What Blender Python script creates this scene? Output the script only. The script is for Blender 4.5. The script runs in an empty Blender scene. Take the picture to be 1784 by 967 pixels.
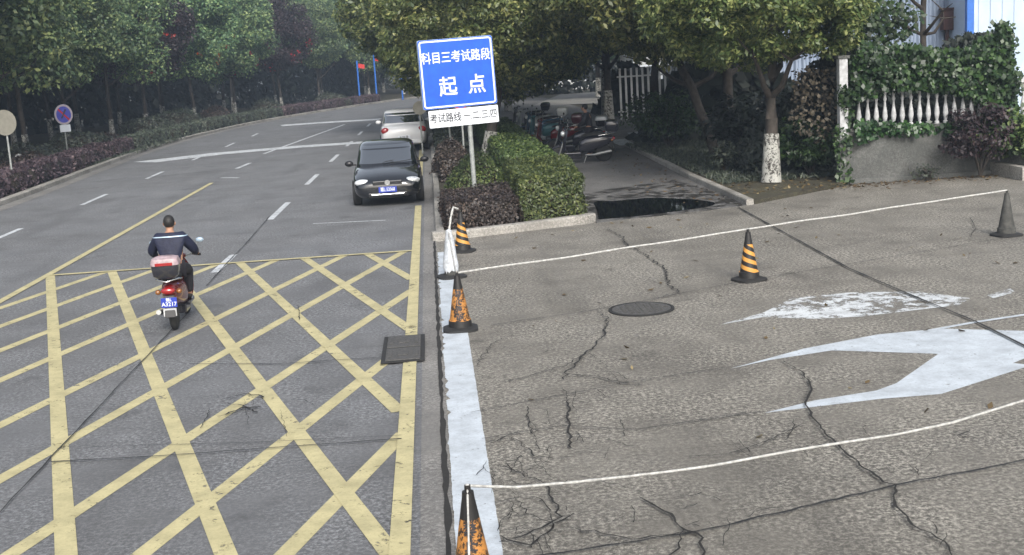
import bpy, math, random
import numpy as np
from mathutils import Matrix, Vector
R_ = math.radians
PI = math.pi
# ------------------------------------------------------------------ camera
F, HC, CX, CY = 2100.0, 3.3, 892.0, 483.5
def _n(v): return v / np.linalg.norm(v)
_d = _n(np.array([(742 - CX) / F, -(115 - CY) / F, -1.0]))
_u = np.cross(np.array([1, 0.061, 0.0]), _d); _u = _n(_u if _u[1] > 0 else -_u)
RW = np.array([np.cross(_d, _u), _d, _u])          # world from camera
def G(px, py, z=0.0):                               # ground point seen at a photo position
    v = RW @ np.array([(px - CX) / F, -(py - CY) / F, -1.0]); t = (z - HC) / v[2]
    return (v[0] * t, v[1] * t, z)
def AY(px, py, Y):                                  # point at distance Y
    v = RW @ np.array([(px - CX) / F, -(py - CY) / F, -1.0]); t = Y / v[1]
    return (v[0] * t, Y, v[2] * t + HC)
S = bpy.context.scene
C = S.collection
cd = bpy.data.cameras.new('camera'); cam = bpy.data.objects.new('camera', cd); C.objects.link(cam)
cd.sensor_fit = 'HORIZONTAL'; cd.sensor_width = 36; cd.lens = F / 1784 * 36; cd.clip_end = 2000; cd.clip_start = 0.1
M4 = Matrix([list(RW[i]) + [0] for i in range(3)] + [[0, 0, 0, 1]]); cam.matrix_world = Matrix.Translation((0, 0, HC)) @ M4
S.camera = cam
# ------------------------------------------------------------------ light
SUN_EL, SUN_AZ = 35, 172      # azimuth measured from +Y towards +X
w = bpy.data.worlds.new('World'); S.world = w; w.use_nodes = True
nt = w.node_tree; bg = nt.nodes['Background']
sky = nt.nodes.new('ShaderNodeTexSky'); sky.sky_type = 'NISHITA'; sky.sun_disc = False
sky.sun_elevation = R_(SUN_EL); sky.sun_rotation = R_(SUN_AZ); sky.dust_density = 4; sky.air_density = 1.2; sky.ozone_density = 1
hs = nt.nodes.new('ShaderNodeHueSaturation'); hs.inputs['Saturation'].default_value = 0.42
nt.links.new(sky.outputs[0], hs.inputs['Color']); nt.links.new(hs.outputs[0], bg.inputs[0]); bg.inputs[1].default_value = 0.14
sl = bpy.data.lights.new('sun', 'SUN'); sl.energy = 1.9; sl.angle = R_(18); sl.color = (1, .96, .9)
sun = bpy.data.objects.new('sun', sl); C.objects.link(sun)
dv = Vector((math.sin(R_(SUN_AZ)) * math.cos(R_(SUN_EL)), math.cos(R_(SUN_AZ)) * math.cos(R_(SUN_EL)), math.sin(R_(SUN_EL))))
sun.rotation_euler = dv.to_track_quat('Z', 'Y').to_euler()
S.view_settings.view_transform = 'Standard'; S.view_settings.look = 'None'; S.view_settings.exposure = 0.62; S.view_settings.gamma = 1
S.render.engine = 'CYCLES'
S.cycles.max_bounces = 6; S.cycles.diffuse_bounces = 3; S.cycles.transparent_max_bounces = 8
S.cycles.volume_bounces = 0

# ------------------------------------------------------------------ materials
def srgb(r, g, b):
    f = lambda c: ((c / 255 + .055) / 1.055) ** 2.4 if c > 10 else c / 255 / 12.92
    return (f(r), f(g), f(b), 1)
class NT:
    def __init__(s, name):
        s.m = bpy.data.materials.new(name); s.m.use_nodes = True; s.t = s.m.node_tree; s.b = s.t.nodes['Principled BSDF']; s.out = s.t.nodes['Material Output']
    def n(s, typ, **kw):
        x = s.t.nodes.new(typ)
        for k, v in kw.items():
            if k.startswith('i_'): x.inputs[k[2:].replace('_', ' ')].default_value = v
            else: setattr(x, k, v)
        return x
    def l(s, a, b): s.t.links.new(a, b)
    def co(s):
        if not hasattr(s, '_co'): s._co = s.n('ShaderNodeTexCoord').outputs['Object']
        return s._co
    def noise(s, scale, detail=4, rough=.6, sc=None):
        x = s.n('ShaderNodeTexNoise'); x.inputs['Scale'].default_value = scale; x.inputs['Detail'].default_value = detail; x.inputs['Roughness'].default_value = rough
        if sc:
            m = s.n('ShaderNodeMapping'); m.inputs['Scale'].default_value = sc; s.l(s.co(), m.inputs[0]); s.l(m.outputs[0], x.inputs[0])
        else: s.l(s.co(), x.inputs[0])
        return x.outputs[0]
    def ramp(s, src, stops):
        x = s.n('ShaderNodeValToRGB'); e = x.color_ramp.elements
        while len(e) < len(stops): e.new(.5)
        for i, (p, c) in enumerate(stops):
            e[i].position = p; e[i].color = c if hasattr(c, '__len__') else (c, c, c, 1)
        s.l(src, x.inputs[0]); return x.outputs[0]
    def mix(s, fac, a, b, mode='MIX'):
        x = s.n('ShaderNodeMix'); x.data_type = 'RGBA'; x.blend_type = mode
        for i, v in ((0, fac), (6, a), (7, b)):
            if hasattr(v, 'is_linked') or hasattr(v, 'links'): s.l(v, x.inputs[i])
            else: x.inputs[i].default_value = v
        return x.outputs[2]
    def math(s, op, a, b=0.0, c=0.0):
        x = s.n('ShaderNodeMath'); x.operation = op
        for i, v in enumerate((a, b, c)):
            if hasattr(v, 'links'): s.l(v, x.inputs[i])
            else: x.inputs[i].default_value = v
        return x.outputs[0]
    def bump(s, h, st=.3, d=.02):
        x = s.n('ShaderNodeBump'); x.inputs['Strength'].default_value = st; x.inputs['Distance'].default_value = d
        s.l(h, x.inputs['Height']); s.l(x.outputs[0], s.b.inputs['Normal'])
def mat(name, col, rough=.6, metal=0, var=.15, vs=8, bump=0, coat=0, spec=.5, emit=None):
    m = NT(name); col = tuple(col[:3]) + (1,)
    if var:
        n = m.noise(vs, 5)
        lo = tuple(c * (1 - var) for c in col[:3]) + (1,); hi = tuple(min(1, c * (1 + var)) for c in col[:3]) + (1,)
        m.l(m.ramp(n, [(.3, lo), (.7, hi)]), m.b.inputs['Base Color'])
        if bump: m.bump(m.noise(vs * 6, 5), bump)
    else: m.b.inputs['Base Color'].default_value = col
    m.b.inputs['Roughness'].default_value = rough; m.b.inputs['Metallic'].default_value = metal
    m.b.inputs['Coat Weight'].default_value = coat; m.b.inputs['Specular IOR Level'].default_value = spec
    return m.m

def paving(name, base, dark, light, speck=.5, patch=.5):
    m = NT(name); k = lambda c, f: tuple(min(1, x * f) for x in c[:3]) + (1,)
    fine = m.noise(24, 8, .85); grit = m.n('ShaderNodeTexVoronoi'); grit.inputs['Scale'].default_value = 34; m.l(m.co(), grit.inputs[0])
    big = m.noise(.3, 7, .65); mid = m.noise(1.7, 7, .68, (1, .55, 1)); streak = m.noise(1.4, 6, .68, (.55, 3.5, 1)); rough = m.ramp(m.noise(.8, 5, .6), [(.38, .25), (.62, 1.0)])
    sp = m.math('MULTIPLY', rough, speck)
    c = m.mix(m.ramp(big, [(.35, 0.0), (.65, 1.0)]), dark, base)
    c = m.mix(m.math('MULTIPLY', m.ramp(mid, [(.45, 0.0), (.68, 1.0)]), patch), c, light)
    c = m.mix(m.math('MULTIPLY', m.ramp(streak, [(.52, 0.0), (.7, 1.0)]), .5), c, k(dark, .75))
    c = m.mix(m.math('MULTIPLY', m.ramp(fine, [(.5, 0.0), (.57, 1.0)]), sp), c, k(light, 2.3))
    c = m.mix(m.math('MULTIPLY', m.ramp(fine, [(.41, 1.0), (.48, 0.0)]), sp), c, k(dark, .22))
    c = m.mix(m.math('MULTIPLY', m.ramp(grit.outputs['Distance'], [(.1, 1.0), (.28, 0.0)]), m.math('MULTIPLY', sp, .6)), c, k(light, 1.9))
    st = m.noise(1.1, 6, .62); c = m.mix(m.math('MULTIPLY', m.ramp(st, [(.6, 0.0), (.7, 1.0)]), .5), c, k(dark, .5))
    oil = m.noise(.55, 3, .5, (1.6, .35, 1)); c = m.mix(m.math('MULTIPLY', m.ramp(oil, [(.56, 0.0), (.72, 1.0)]), .35), c, k(dark, .6))
    m.l(c, m.b.inputs['Base Color']); m.l(m.ramp(mid, [(.3, .68), (.7, .92)]), m.b.inputs['Roughness'])
    m.bump(fine, .7, .014); return m.m

def paint(name, col, wear=.25, scale=7, edge=None):
    """road paint with chips worn through to whatever lies below"""
    m = NT(name)
    n = m.noise(scale, 8, .75); n2 = m.noise(1.3, 3); fine = m.noise(36, 5, .7)
    v = m.math('ADD', m.math('MULTIPLY', n, .75), m.math('MULTIPLY', n2, .25))
    v = m.math('ADD', v, m.math('MULTIPLY', m.math('SUBTRACT', fine, .5), .18))
    a = m.ramp(v, [(wear, 0.0), (wear + .05, 1.0)])
    hi = tuple(col[:3]) + (1,); lo = tuple(c * .72 for c in col[:3]) + (1,)
    c = m.mix(m.ramp(m.noise(3, 6, .7), [(.35, 0.0), (.6, 1.0)]), lo, hi)
    c = m.mix(m.math('MULTIPLY', m.ramp(fine, [(.35, 1.0), (.5, 0.0)]), .35), c, tuple(x * .5 for x in col[:3]) + (1,))
    m.l(c, m.b.inputs['Base Color']); m.l(a, m.b.inputs['Alpha']); m.b.inputs['Roughness'].default_value = .7
    m.bump(fine, .3, .008); return m.m

def leafmat(name, c1, c2, c3, rough=.45, trans=.35, clump=.9):
    m = NT(name)
    g = m.n('ShaderNodeNewGeometry').outputs['Random Per Island']
    c = m.ramp(g, [(0, c1), (.55, c2), (1, c3)])
    n = m.noise(clump, 3)
    c = m.mix(m.ramp(n, [(.38, 0.0), (.62, 1.0)]), m.mix(.55, c, c1), c)
    oi = m.n('ShaderNodeObjectInfo').outputs['Random']
    c2_ = m.n('ShaderNodeHueSaturation'); m.l(c, c2_.inputs['Color']); m.l(m.math('MULTIPLY_ADD', oi, .035, .485), c2_.inputs['Hue']); m.l(m.math('MULTIPLY_ADD', oi, .35, .82), c2_.inputs['Value'])
    c = c2_.outputs[0]
    m.l(c, m.b.inputs['Base Color']); m.b.inputs['Roughness'].default_value = rough
    t = m.n('ShaderNodeBsdfTranslucent'); m.l(c, t.inputs[0]); x = m.n('ShaderNodeMixShader'); x.inputs[0].default_value = trans
    m.l(m.b.outputs[0], x.inputs[1]); m.l(t.outputs[0], x.inputs[2]); m.l(x.outputs[0], m.out.inputs[0]); return m.m

MT = {}
MT['yard'] = paving('yard_concrete', (.165, .154, .134, 1), (.105, .097, .083, 1), (.225, .212, .185, 1), .85, .6)
MT['road'] = paving('road_concrete', (.142, .146, .154, 1), (.105, .106, .109, 1), (.18, .185, .193, 1), .55, .5)
MT['path'] = paving('path_asphalt', (.13, .128, .126, 1), (.085, .082, .08, 1), (.18, .178, .172, 1), .4, .5)
MT['gutter'] = paving('gutter_concrete', (.2, .195, .185, 1), (.13, .125, .12, 1), (.26, .25, .235, 1), .4, .6)
MT['kerb'] = paving('kerb_concrete', (.3, .29, .27, 1), (.16, .15, .13, 1), (.42, .4, .37, 1), .35, .7)
MT['farpave'] = paving('pale_paving', (.22, .215, .2, 1), (.15, .145, .135, 1), (.3, .29, .27, 1), .3, .6)
MT['soil'] = paving('soil', (.05, .045, .03, 1), (.03, .026, .02, 1), (.075, .07, .04, 1), .5, .8)
MT['yellow'] = paint('yellow_paint', (.53, .475, .265), .375, 8)
MT['white'] = paint('white_paint', (.6, .63, .66), .4, 8)
MT['freshwhite'] = paint('fresh_white_paint', (.54, .59, .64), .35, 11)
MT['ghost'] = paint('scraped_white_paint', (.62, .65, .67), .46, 5)
MT['crack'] = mat('crack_dark', (.018, .017, .016), .95, var=.3, vs=20)
MT['stain'] = paint('crack_stain', (.085, .08, .072), .56, 20); MT['joint'] = mat('joint_tar', (.018, .018, .018), .8, var=.3, vs=10)
MT['steel'] = mat('galvanised_steel', (.35, .36, .36), .45, .7, .2, 12)
MT['greypole'] = mat('grey_painted_pole', (.3, .32, .31), .5, .2, .2, 10)
MT['iron'] = mat('cast_iron', (.085, .083, .08), .7, .2, .4, 30, .3)
MT['blue'] = mat('sign_blue', (.005, .09, .56), .45, var=.16, vs=5)
MT['signwhite'] = mat('sign_white', (.72, .76, .82), .4, var=.06, vs=4)
MT['ink'] = mat('sign_black', (.02, .02, .025), .5, var=0)
MT['red'] = mat('sign_red', (.5, .02, .02), .4, var=.1)
MT['rubber'] = mat('black_rubber', (.018, .018, .018), .75, var=.3, vs=14)
MT['plastic'] = mat('black_plastic', (.012, .012, .014), .35, var=.2)
MT['chrome'] = mat('chrome', (.75, .76, .78), .18, 1, .05)
MT['alu'] = mat('cast_aluminium', (.5, .5, .5), .38, .9, .15)
MT['rope'] = mat('white_rope', (.5, .5, .48), .8, var=.35, vs=30, bump=.6)
MT['bark'] = mat('bark', (.045, .038, .032), .9, var=.45, vs=7, bump=.8)
MT['limewash'] = paint('limewashed_bark', (.42, .42, .39), .44, 9)
MT['skin'] = mat('skin', (.36, .2, .13), .55, var=.08)
MT['hair'] = mat('black_hair', (.012, .011, .011), .6, var=.3, vs=60)
MT['glass'] = mat('dark_glass', (.012, .016, .02), .06, var=0, coat=1, spec=1)
MT['glass'].node_tree.nodes['Principled BSDF'].inputs['Coat IOR'].default_value = 4.2
MT['camphor'] = leafmat('camphor_leaves', (.055, .09, .03, 1), (.175, .22, .07, 1), (.5, .5, .18, 1), .42, .35, .7)
MT['camphor2'] = leafmat('roadside_leaves', (.045, .09, .048, 1), (.15, .245, .105, 1), (.42, .5, .2, 1), .5, .3, .5)
MT['purple'] = leafmat('purple_leaves', (.02, .014, .018, 1), (.045, .03, .036, 1), (.08, .05, .05, 1), .5, .2, .6)
MT['hedgegreen'] = leafmat('clipped_hedge_leaves', (.035, .06, .02, 1), (.1, .145, .045, 1), (.24, .28, .09, 1), .45, .25, 1.5)
MT['hedgedark'] = leafmat('dark_hedge_leaves', (.024, .019, .018, 1), (.06, .045, .042, 1), (.15, .11, .09, 1), .5, .2, 1.5)
MT['hedgegrey'] = leafmat('shaded_hedge_leaves', (.03, .038, .03, 1), (.065, .08, .06, 1), (.14, .16, .11, 1), .5, .2, 1.5)
MT['ivy'] = leafmat('ivy_leaves', (.012, .03, .012, 1), (.03, .07, .02, 1), (.07, .14, .035, 1), .4, .2, 1.2)
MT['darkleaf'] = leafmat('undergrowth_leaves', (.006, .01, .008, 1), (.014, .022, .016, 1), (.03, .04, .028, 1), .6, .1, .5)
MT['litter'] = leafmat('dead_leaves', (.06, .04, .02, 1), (.14, .09, .04, 1), (.28, .22, .12, 1), .7, .1, .5)
MT['left_hedgedark'] = leafmat('roadside_purple_hedge', (.05, .035, .045, 1), (.12, .085, .1, 1), (.26, .19, .2, 1), .5, .2, 1.5); MT['left_hedgegrey'] = leafmat('roadside_green_hedge', (.045, .055, .045, 1), (.1, .12, .09, 1), (.2, .23, .16, 1), .5, .2, 1.5)
MT['deadvine'] = leafmat('dry_creeper_leaves', (.03, .026, .02, 1), (.07, .055, .04, 1), (.14, .11, .08, 1), .7, .1, .5)
MT['twig'] = mat('hedge_twigs', (.03, .025, .018), .95, var=.4, vs=12)
MT['redbloom'] = leafmat('red_blossom', (.25, .01, .01, 1), (.45, .03, .02, 1), (.6, .08, .04, 1), .5, .3)

# ------------------------------------------------------------------ mesh helpers
class B:
    def __init__(s): s.v = []; s.f = []
    def add(s, v, f):
        o = len(s.v); s.v += [tuple(p) for p in v]; s.f += [tuple(i + o for i in q) for q in f]; return s
    def box(s, c, d, rz=0, m=None):
        x, y, z = d[0] / 2, d[1] / 2, d[2] / 2
        v = [(sx * x, sy * y, sz * z) for sz in (-1, 1) for sx, sy in ((-1, -1), (1, -1), (1, 1), (-1, 1))]
        mm = (Matrix.Rotation(rz, 3, 'Z') if m is None else m)
        v = [mm @ Vector(p) + Vector(c) for p in v]
        return s.add(v, [(3, 2, 1, 0), (4, 5, 6, 7), (0, 1, 5, 4), (1, 2, 6, 5), (2, 3, 7, 6), (3, 0, 4, 7)])
    def loft(s, rings, cap=True, close=True):
        n = len(rings[0]); o = []
        f = []
        for i in range(len(rings) - 1):
            for j in range(n if close else n - 1):
                k = (j + 1) % n; f.append((i * n + j, i * n + k, (i + 1) * n + k, (i + 1) * n + j))
        if cap: f.append(tuple(range(n - 1, -1, -1))); f.append(tuple((len(rings) - 1) * n + j for j in range(n)))
        return s.add([p for r in rings for p in r], f)
    def tube(s, pts, r, n=8):
        pts = [Vector(p) for p in pts]; rr = r if hasattr(r, '__len__') else [r] * len(pts); rings = []
        up = Vector((0, 0, 1))
        for i, p in enumerate(pts):
            t = (pts[min(i + 1, len(pts) - 1)] - pts[max(i - 1, 0)]).normalized()
            a = up.cross(t)
            if a.length < .08: a = Vector((1, 0, 0)).cross(t)
            a.normalize(); b = t.cross(a)
            rings.append([p + (a * math.cos(q) + b * math.sin(q)) * rr[i] for q in [2 * PI * k / n for k in range(n)]])
        return s.loft(rings)
    def lathe(s, prof, n=20, c=(0, 0, 0), m=None):
        rings = []
        for r, z in prof:
            ring = [Vector((r * math.cos(2 * PI * k / n), r * math.sin(2 * PI * k / n), z)) for k in range(n)]
            rings.append([((m @ p) if m else p) + Vector(c) for p in ring])
        return s.loft(rings)
    def poly(s, pts, z0, z1=None):
        n = len(pts)
        if z1 is None: return s.add([(p[0], p[1], z0) for p in pts], [tuple(range(n))])
        return s.add([(p[0], p[1], z0) for p in pts] + [(p[0], p[1], z1) for p in pts],
                     [tuple(range(n - 1, -1, -1)), tuple(range(n, 2 * n))] + [(i, (i + 1) % n, n + (i + 1) % n, n + i) for i in range(n)])
    def strip(s, pts, wd, z, jitter=0, rng=None):
        """flat ribbon along pts, wd = width or list"""
        P2 = [Vector((p[0], p[1])) for p in pts]; n = len(P2); v = []
        for i, p in enumerate(P2):
            t = (P2[min(i + 1, n - 1)] - P2[max(i - 1, 0)]).normalized(); q = Vector((-t.y, t.x)); ww = (wd[i] if hasattr(wd, '__len__') else wd) / 2
            v += [(*(p + q * ww), z), (*(p - q * ww), z)]
        return s.add(v, [(2 * i + 1, 2 * i + 3, 2 * i + 2, 2 * i) for i in range(n - 1)])
def ell(b, c, r, n=12):
    pr = [(max(.001, math.cos(R_(a))), math.sin(R_(a))) for a in range(-90, 91, 15)]
    b.lathe(pr, n, c, Matrix.Diagonal(r)); return b
def mk(name, b, m, parent=None, smooth=None, bevel=0, sub=0, loc=None, rot=None):
    me = bpy.data.meshes.new(name); me.from_pydata(b.v, [], b.f); me.update()
    return fin(name, me, m, parent, smooth, bevel, sub, loc, rot)
def fin(name, me, m, parent=None, smooth=None, bevel=0, sub=0, loc=None, rot=None):
    for x in (m if isinstance(m, (list, tuple)) else [m]): me.materials.append(x)
    if smooth is not None:
        me.polygons.foreach_set('use_smooth', [True] * len(me.polygons)); me.set_sharp_from_angle(angle=R_(smooth))
    o = bpy.data.objects.new(name, me); C.objects.link(o)
    if parent: o.parent = parent
    if loc: o.location = loc
    if rot: o.rotation_euler = rot
    if bevel:
        x = o.modifiers.new('bevel', 'BEVEL'); x.width = bevel; x.segments = 2; x.limit_method = 'ANGLE'
    if sub:
        x = o.modifiers.new('sub', 'SUBSURF'); x.levels = sub; x.render_levels = sub
    return o
def tag(o, label, cat, group=None):
    o['label'] = label; o['category'] = cat
    if group: o['group'] = group
    return o
def thing(name, label, cat, loc=(0, 0, 0), rz=0, group=None):
    o = bpy.data.objects.new(name, None); C.objects.link(o); o.location = loc; o.rotation_euler = (0, 0, rz); o.empty_display_size = .3
    return tag(o, label, cat, group)
def struct(name, b, m, **k):
    o = mk(name, b, m, **k); o['kind'] = 'structure'; return o
def copy_tree(root, loc, rz=None, sc=None, label=None, group=None):
    r = root.copy(); C.objects.link(r); r.location = loc
    if rz is not None: r.rotation_euler = (0, 0, rz)
    if sc: r.scale = (sc, sc, sc)
    if label: r['label'] = label
    if group: r['group'] = group
    for ch in list(root.children):
        c = ch.copy(); C.objects.link(c); c.parent = r
        for g in list(ch.children):
            d = g.copy(); C.objects.link(d); d.parent = c
    return r
def textmesh(name, body, size, m, parent, loc, rot, bold=.012, thick=.002, sx=1):
    cu = bpy.data.curves.new('t', 'FONT'); cu.body = body; cu.size = size; cu.align_x = 'CENTER'; cu.align_y = 'CENTER'; cu.extrude = thick; cu.offset = bold * size; cu.resolution_u = 3
    t = bpy.data.objects.new('t', cu); C.objects.link(t); dg = bpy.context.evaluated_depsgraph_get(); dg.update()
    me = bpy.data.meshes.new_from_object(t.evaluated_get(dg)); bpy.data.objects.remove(t); me.materials.clear()
    o = fin(name, me, m, parent, loc=loc, rot=rot); o.scale = (sx, 1, 1); return o
ORD = ['nearest', 'second', 'third', 'fourth', 'fifth', 'sixth', 'seventh', 'eighth', 'ninth', 'tenth', 'eleventh', 'twelfth', 'thirteenth', 'fourteenth', 'fifteenth', 'sixteenth', 'seventeenth', 'eighteenth', 'nineteenth', 'twentieth']

# leaves in bulk -------------------------------------------------------------
def leaf_arrays(Cn, N, L, W, rng, droop=.3):
    n = len(Cn); N = N / (np.linalg.norm(N, axis=1, keepdims=True) + 1e-9)
    r = rng.normal(size=(n, 3)); r[:, 2] -= droop * 2
    T = r - (r * N).sum(1, keepdims=True) * N; T /= (np.linalg.norm(T, axis=1, keepdims=True) + 1e-9)
    Sd = np.cross(N, T); s = rng.uniform(.45, 1.55, (n, 1)); l = L * s; w_ = W * s * .5
    v = np.empty((n, 4, 3)); v[:, 0] = Cn - T * l * .5; v[:, 1] = Cn + Sd * w_ - N * w_ * .35; v[:, 2] = Cn + T * l * .5 - N * l * .12; v[:, 3] = Cn - Sd * w_ - N * w_ * .35
    return v.reshape(-1, 3)
def quadmesh(name, V, extra=None):
    """V (4n,3) leaf quads, optionally followed by the faces of a B (material slot 1)"""
    n = len(V) // 4; ev = np.array(extra.v, float).reshape(-1, 3) if extra else np.zeros((0, 3)); ef = extra.f if extra else []
    allv = np.vstack([V, ev]); me = bpy.data.meshes.new(name); me.vertices.add(len(allv)); me.vertices.foreach_set('co', allv.ravel())
    loops = np.concatenate([np.arange(4 * n)] + [np.array(f) + 4 * n for f in ef]) if ef else np.arange(4 * n)
    st = np.arange(n) * 4; tot = np.full(n, 4)
    if ef:
        lt = np.array([len(f) for f in ef]); st = np.concatenate([st, 4 * n + np.concatenate([[0], np.cumsum(lt)[:-1]])]); tot = np.concatenate([tot, lt])
    me.loops.add(len(loops)); me.loops.foreach_set('vertex_index', loops.astype(np.int32))
    me.polygons.add(len(st)); me.polygons.foreach_set('loop_start', st.astype(np.int32)); me.polygons.foreach_set('loop_total', tot.astype(np.int32))
    if ef: me.polygons.foreach_set('material_index', np.concatenate([np.zeros(n), np.ones(len(ef))]).astype(np.int32))
    me.update(calc_edges=True); me.validate(); return me
def crown_mesh(name, rad, nclump, per, L, W, seed, csize=.7, flat=.55, inner=.25):
    rng = np.random.default_rng(seed); rx, ry, rz = rad; out = []
    lob = rng.normal(size=(9, 3)); lob /= np.linalg.norm(lob, axis=1, keepdims=True); amp = rng.uniform(-.28, .2, 9)
    for i in range(nclump):
        d = rng.normal(size=3); d /= np.linalg.norm(d)
        k = 1 + sum(a * max(0, float(d @ q)) ** 4 for a, q in zip(amp, lob))
        rr = k * (rng.uniform(.82, 1.0) if rng.random() > inner else rng.uniform(.35, .85))
        if d[2] < 0: d = d * np.array([1, 1, flat])
        c = d * rr * np.array([rx, ry, rz]); cs = csize * rng.uniform(.6, 1.35); m = int(per * rng.uniform(.6, 1.4))
        q = rng.normal(size=(m, 3)); q /= np.linalg.norm(q, axis=1, keepdims=True)
        pos = c + q * cs * rng.uniform(.55, 1.0, (m, 1)) * np.array([1, 1, .75])
        nn = q * .7 + np.array([0, 0, .65]) + rng.normal(size=(m, 3)) * .42
        out.append(leaf_arrays(pos, nn, L, W, rng))
    return quadmesh(name, np.vstack(out))
def hedge_mesh(name, poly, h, L, W, dens, seed, wob=.05, core=True):
    """clipped hedge standing on a quad footprint (4 points, counter-clockwise)"""
    rng = np.random.default_rng(seed); Pn = [np.array([p[0], p[1]]) for p in poly]; n = len(Pn); pos = []; nor = []
    def samp(k):  # bilinear over quad
        u = rng.random((k, 1)); v = rng.random((k, 1)); return (Pn[0] * (1 - u) + Pn[1] * u) * (1 - v) + (Pn[3] * (1 - u) + Pn[2] * u) * v
    area = .5 * abs(sum(Pn[i][0] * Pn[(i + 1) % n][1] - Pn[(i + 1) % n][0] * Pn[i][1] for i in range(n)))
    k = int(area * dens); q = samp(k); z = h + rng.normal(size=(k, 1)) * .035
    wv = np.sin(q[:, :1] * 2.1 + seed) * np.cos(q[:, 1:] * 1.3 + seed) * wob + np.sin(q[:, :1] * 6.1 + q[:, 1:] * 5.3) * wob * .5
    pos.append(np.hstack([q, z + wv])); nor.append(np.tile([0, 0, 1.], (k, 1)) + rng.normal(size=(k, 3)) * .5)
    cen = sum(Pn) / n
    for i in range(n):
        a, b = Pn[i], Pn[(i + 1) % n]; e = b - a; ln = np.linalg.norm(e); nn = np.array([e[1], -e[0]]) / ln
        if (cen - a) @ nn > 0: nn = -nn
        k = int(ln * h * dens * 1.15); u = rng.random((k, 1)); zz = rng.random((k, 1)) ** .8 * h
        off = rng.normal(size=(k, 1)) * .03 + np.sin(u * ln * 3.1 + seed) * wob + np.sin(zz * 9 + u * ln * 5) * wob * .5 - .04 * (zz / h) ** 4
        p2 = a + e * u + nn * off; pos.append(np.hstack([p2, zz])); nor.append(np.hstack([np.tile(nn, (k, 1)), np.full((k, 1), .45)]) + rng.normal(size=(k, 3)) * .45)
    V = leaf_arrays(np.vstack(pos), np.vstack(nor), L, W, rng, .1)
    cb = B()
    if core:
        ins = [cen + (p - cen) * (1 - .09 / max(.5, np.linalg.norm(p - cen)) * 1.6) for p in Pn]; cb.poly(ins, 0, h - .07)
    return quadmesh(name, V, cb)
def dome_mesh(name, rx, ry, h, L, W, n, seed):
    rng = np.random.default_rng(seed); d = rng.normal(size=(n, 3)); d[:, 2] = np.abs(d[:, 2]); d /= np.linalg.norm(d, axis=1, keepdims=True)
    k = 1 + .09 * np.sin(d[:, :1] * 5 + seed) * np.cos(d[:, 1:2] * 4) + rng.normal(size=(n, 1)) * .05
    pos = d * k * np.array([rx, ry, h]); V = leaf_arrays(pos, d + rng.normal(size=(n, 3)) * .5, L, W, rng, .1)
    cb = B(); cb.lathe([(.86 * min(rx, ry), 0), (.84 * min(rx, ry), .35 * h), (.62 * min(rx, ry), .7 * h), (.2 * min(rx, ry), .86 * h)], 12)
    return quadmesh(name, V, cb)

# ------------------------------------------------------------------ ground, road, yard
KERB = [(-11.6, -6), (-12.2, 20), (-12.72, 36.1), (-13.15, 43.9), (-13.6, 51.2), (-14.1, 61.6), (-13.9, 72.1), (-12.4, 89.7), (-9.1, 104.2), (-5.0, 120.6), (1.5, 138), (11, 156), (26, 176), (50, 200)]
def smoothline(P_, it=2):
    for _ in range(it):
        Q = [P_[0]]
        for a, b in zip(P_, P_[1:]):
            Q += [(a[0] * .75 + b[0] * .25, a[1] * .75 + b[1] * .25), (a[0] * .25 + b[0] * .75, a[1] * .25 + b[1] * .75)]
        Q.append(P_[-1]); P_ = Q
    return P_
KERB = smoothline(KERB)
def offs(P_, d):
    out = []
    for i, p in enumerate(P_):
        a = Vector(P_[max(i - 1, 0)]); b = Vector(P_[min(i + 1, len(P_) - 1)]); t = (b - a).normalized(); out.append((p[0] + t.y * d, p[1] - t.x * d))
    return out
def kerb_at(Y):
    for a, b in zip(KERB, KERB[1:]):
        if a[1] <= Y <= b[1]: return a[0] + (b[0] - a[0]) * (Y - a[1]) / (b[1] - a[1] + 1e-9)
    return KERB[-1][0]
RIGHT = [(-.1, -6), (-.1, 58), (-.4, 66), (-.3, 76), (1, 92), (4.2, 107), (8.3, 122), (14.5, 137), (23, 152), (37, 170), (60, 192)]
RIGHT = [RIGHT[0]] + smoothline(RIGHT[1:])
b = B(); b.add([(-500, -60, -.06), (500, -60, -.06), (500, 900, -.06), (-500, 900, -.06)], [(0, 1, 2, 3)]); struct('ground', b, MT['soil'])
# road as one sheet cut in quads between both edges
def between(Lp, Rp, z, n=60):
    def res(P_):
        ds = [0]
        for a, c in zip(P_, P_[1:]): ds.append(ds[-1] + math.dist(a, c))
        o = []
        for k in range(n + 1):
            t = ds[-1] * k / n; i = max(j for j in range(len(ds)) if ds[j] <= t + 1e-9); i = min(i, len(P_) - 2)
            u = (t - ds[i]) / (ds[i + 1] - ds[i]); o.append((P_[i][0] * (1 - u) + P_[i + 1][0] * u, P_[i][1] * (1 - u) + P_[i + 1][1] * u))
        return o
    a, c = res(Lp), res(Rp); v = []
    for p, q in zip(a, c): v += [(p[0], p[1], z), (q[0], q[1], z)]
    return v, [(2 * i, 2 * i + 1, 2 * i + 3, 2 * i + 2) for i in range(n)]
b = B(); b.add(*between(KERB, RIGHT, 0)); struct('road', b, MT['road'])
b = B()
yb = [(-.09, -6), (40, -6), (40, 33), (14.2, 27.2), (9.6, 27.3), (6.7, 25.0), (3.2, 23.85), (-.09, 22.75)]
b.poly(yb, 0.0); struct('yard', b, MT['yard'])
b = B(); b.poly([(3.2, 23.86), (6.7, 25.01), (6.75, 33), (7.0, 43), (24, 49), (24, 62), (10, 60), (10, 106), (4.0, 106), (3.7, 60), (3.4, 30)], -.004); struct('path', b, MT['path'])
b = B(); b.poly([(7.5, 88), (13, 84), (40, 92), (44, 118), (12, 111)], .004); struct('far_pavement', b, MT['farpave'])
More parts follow.
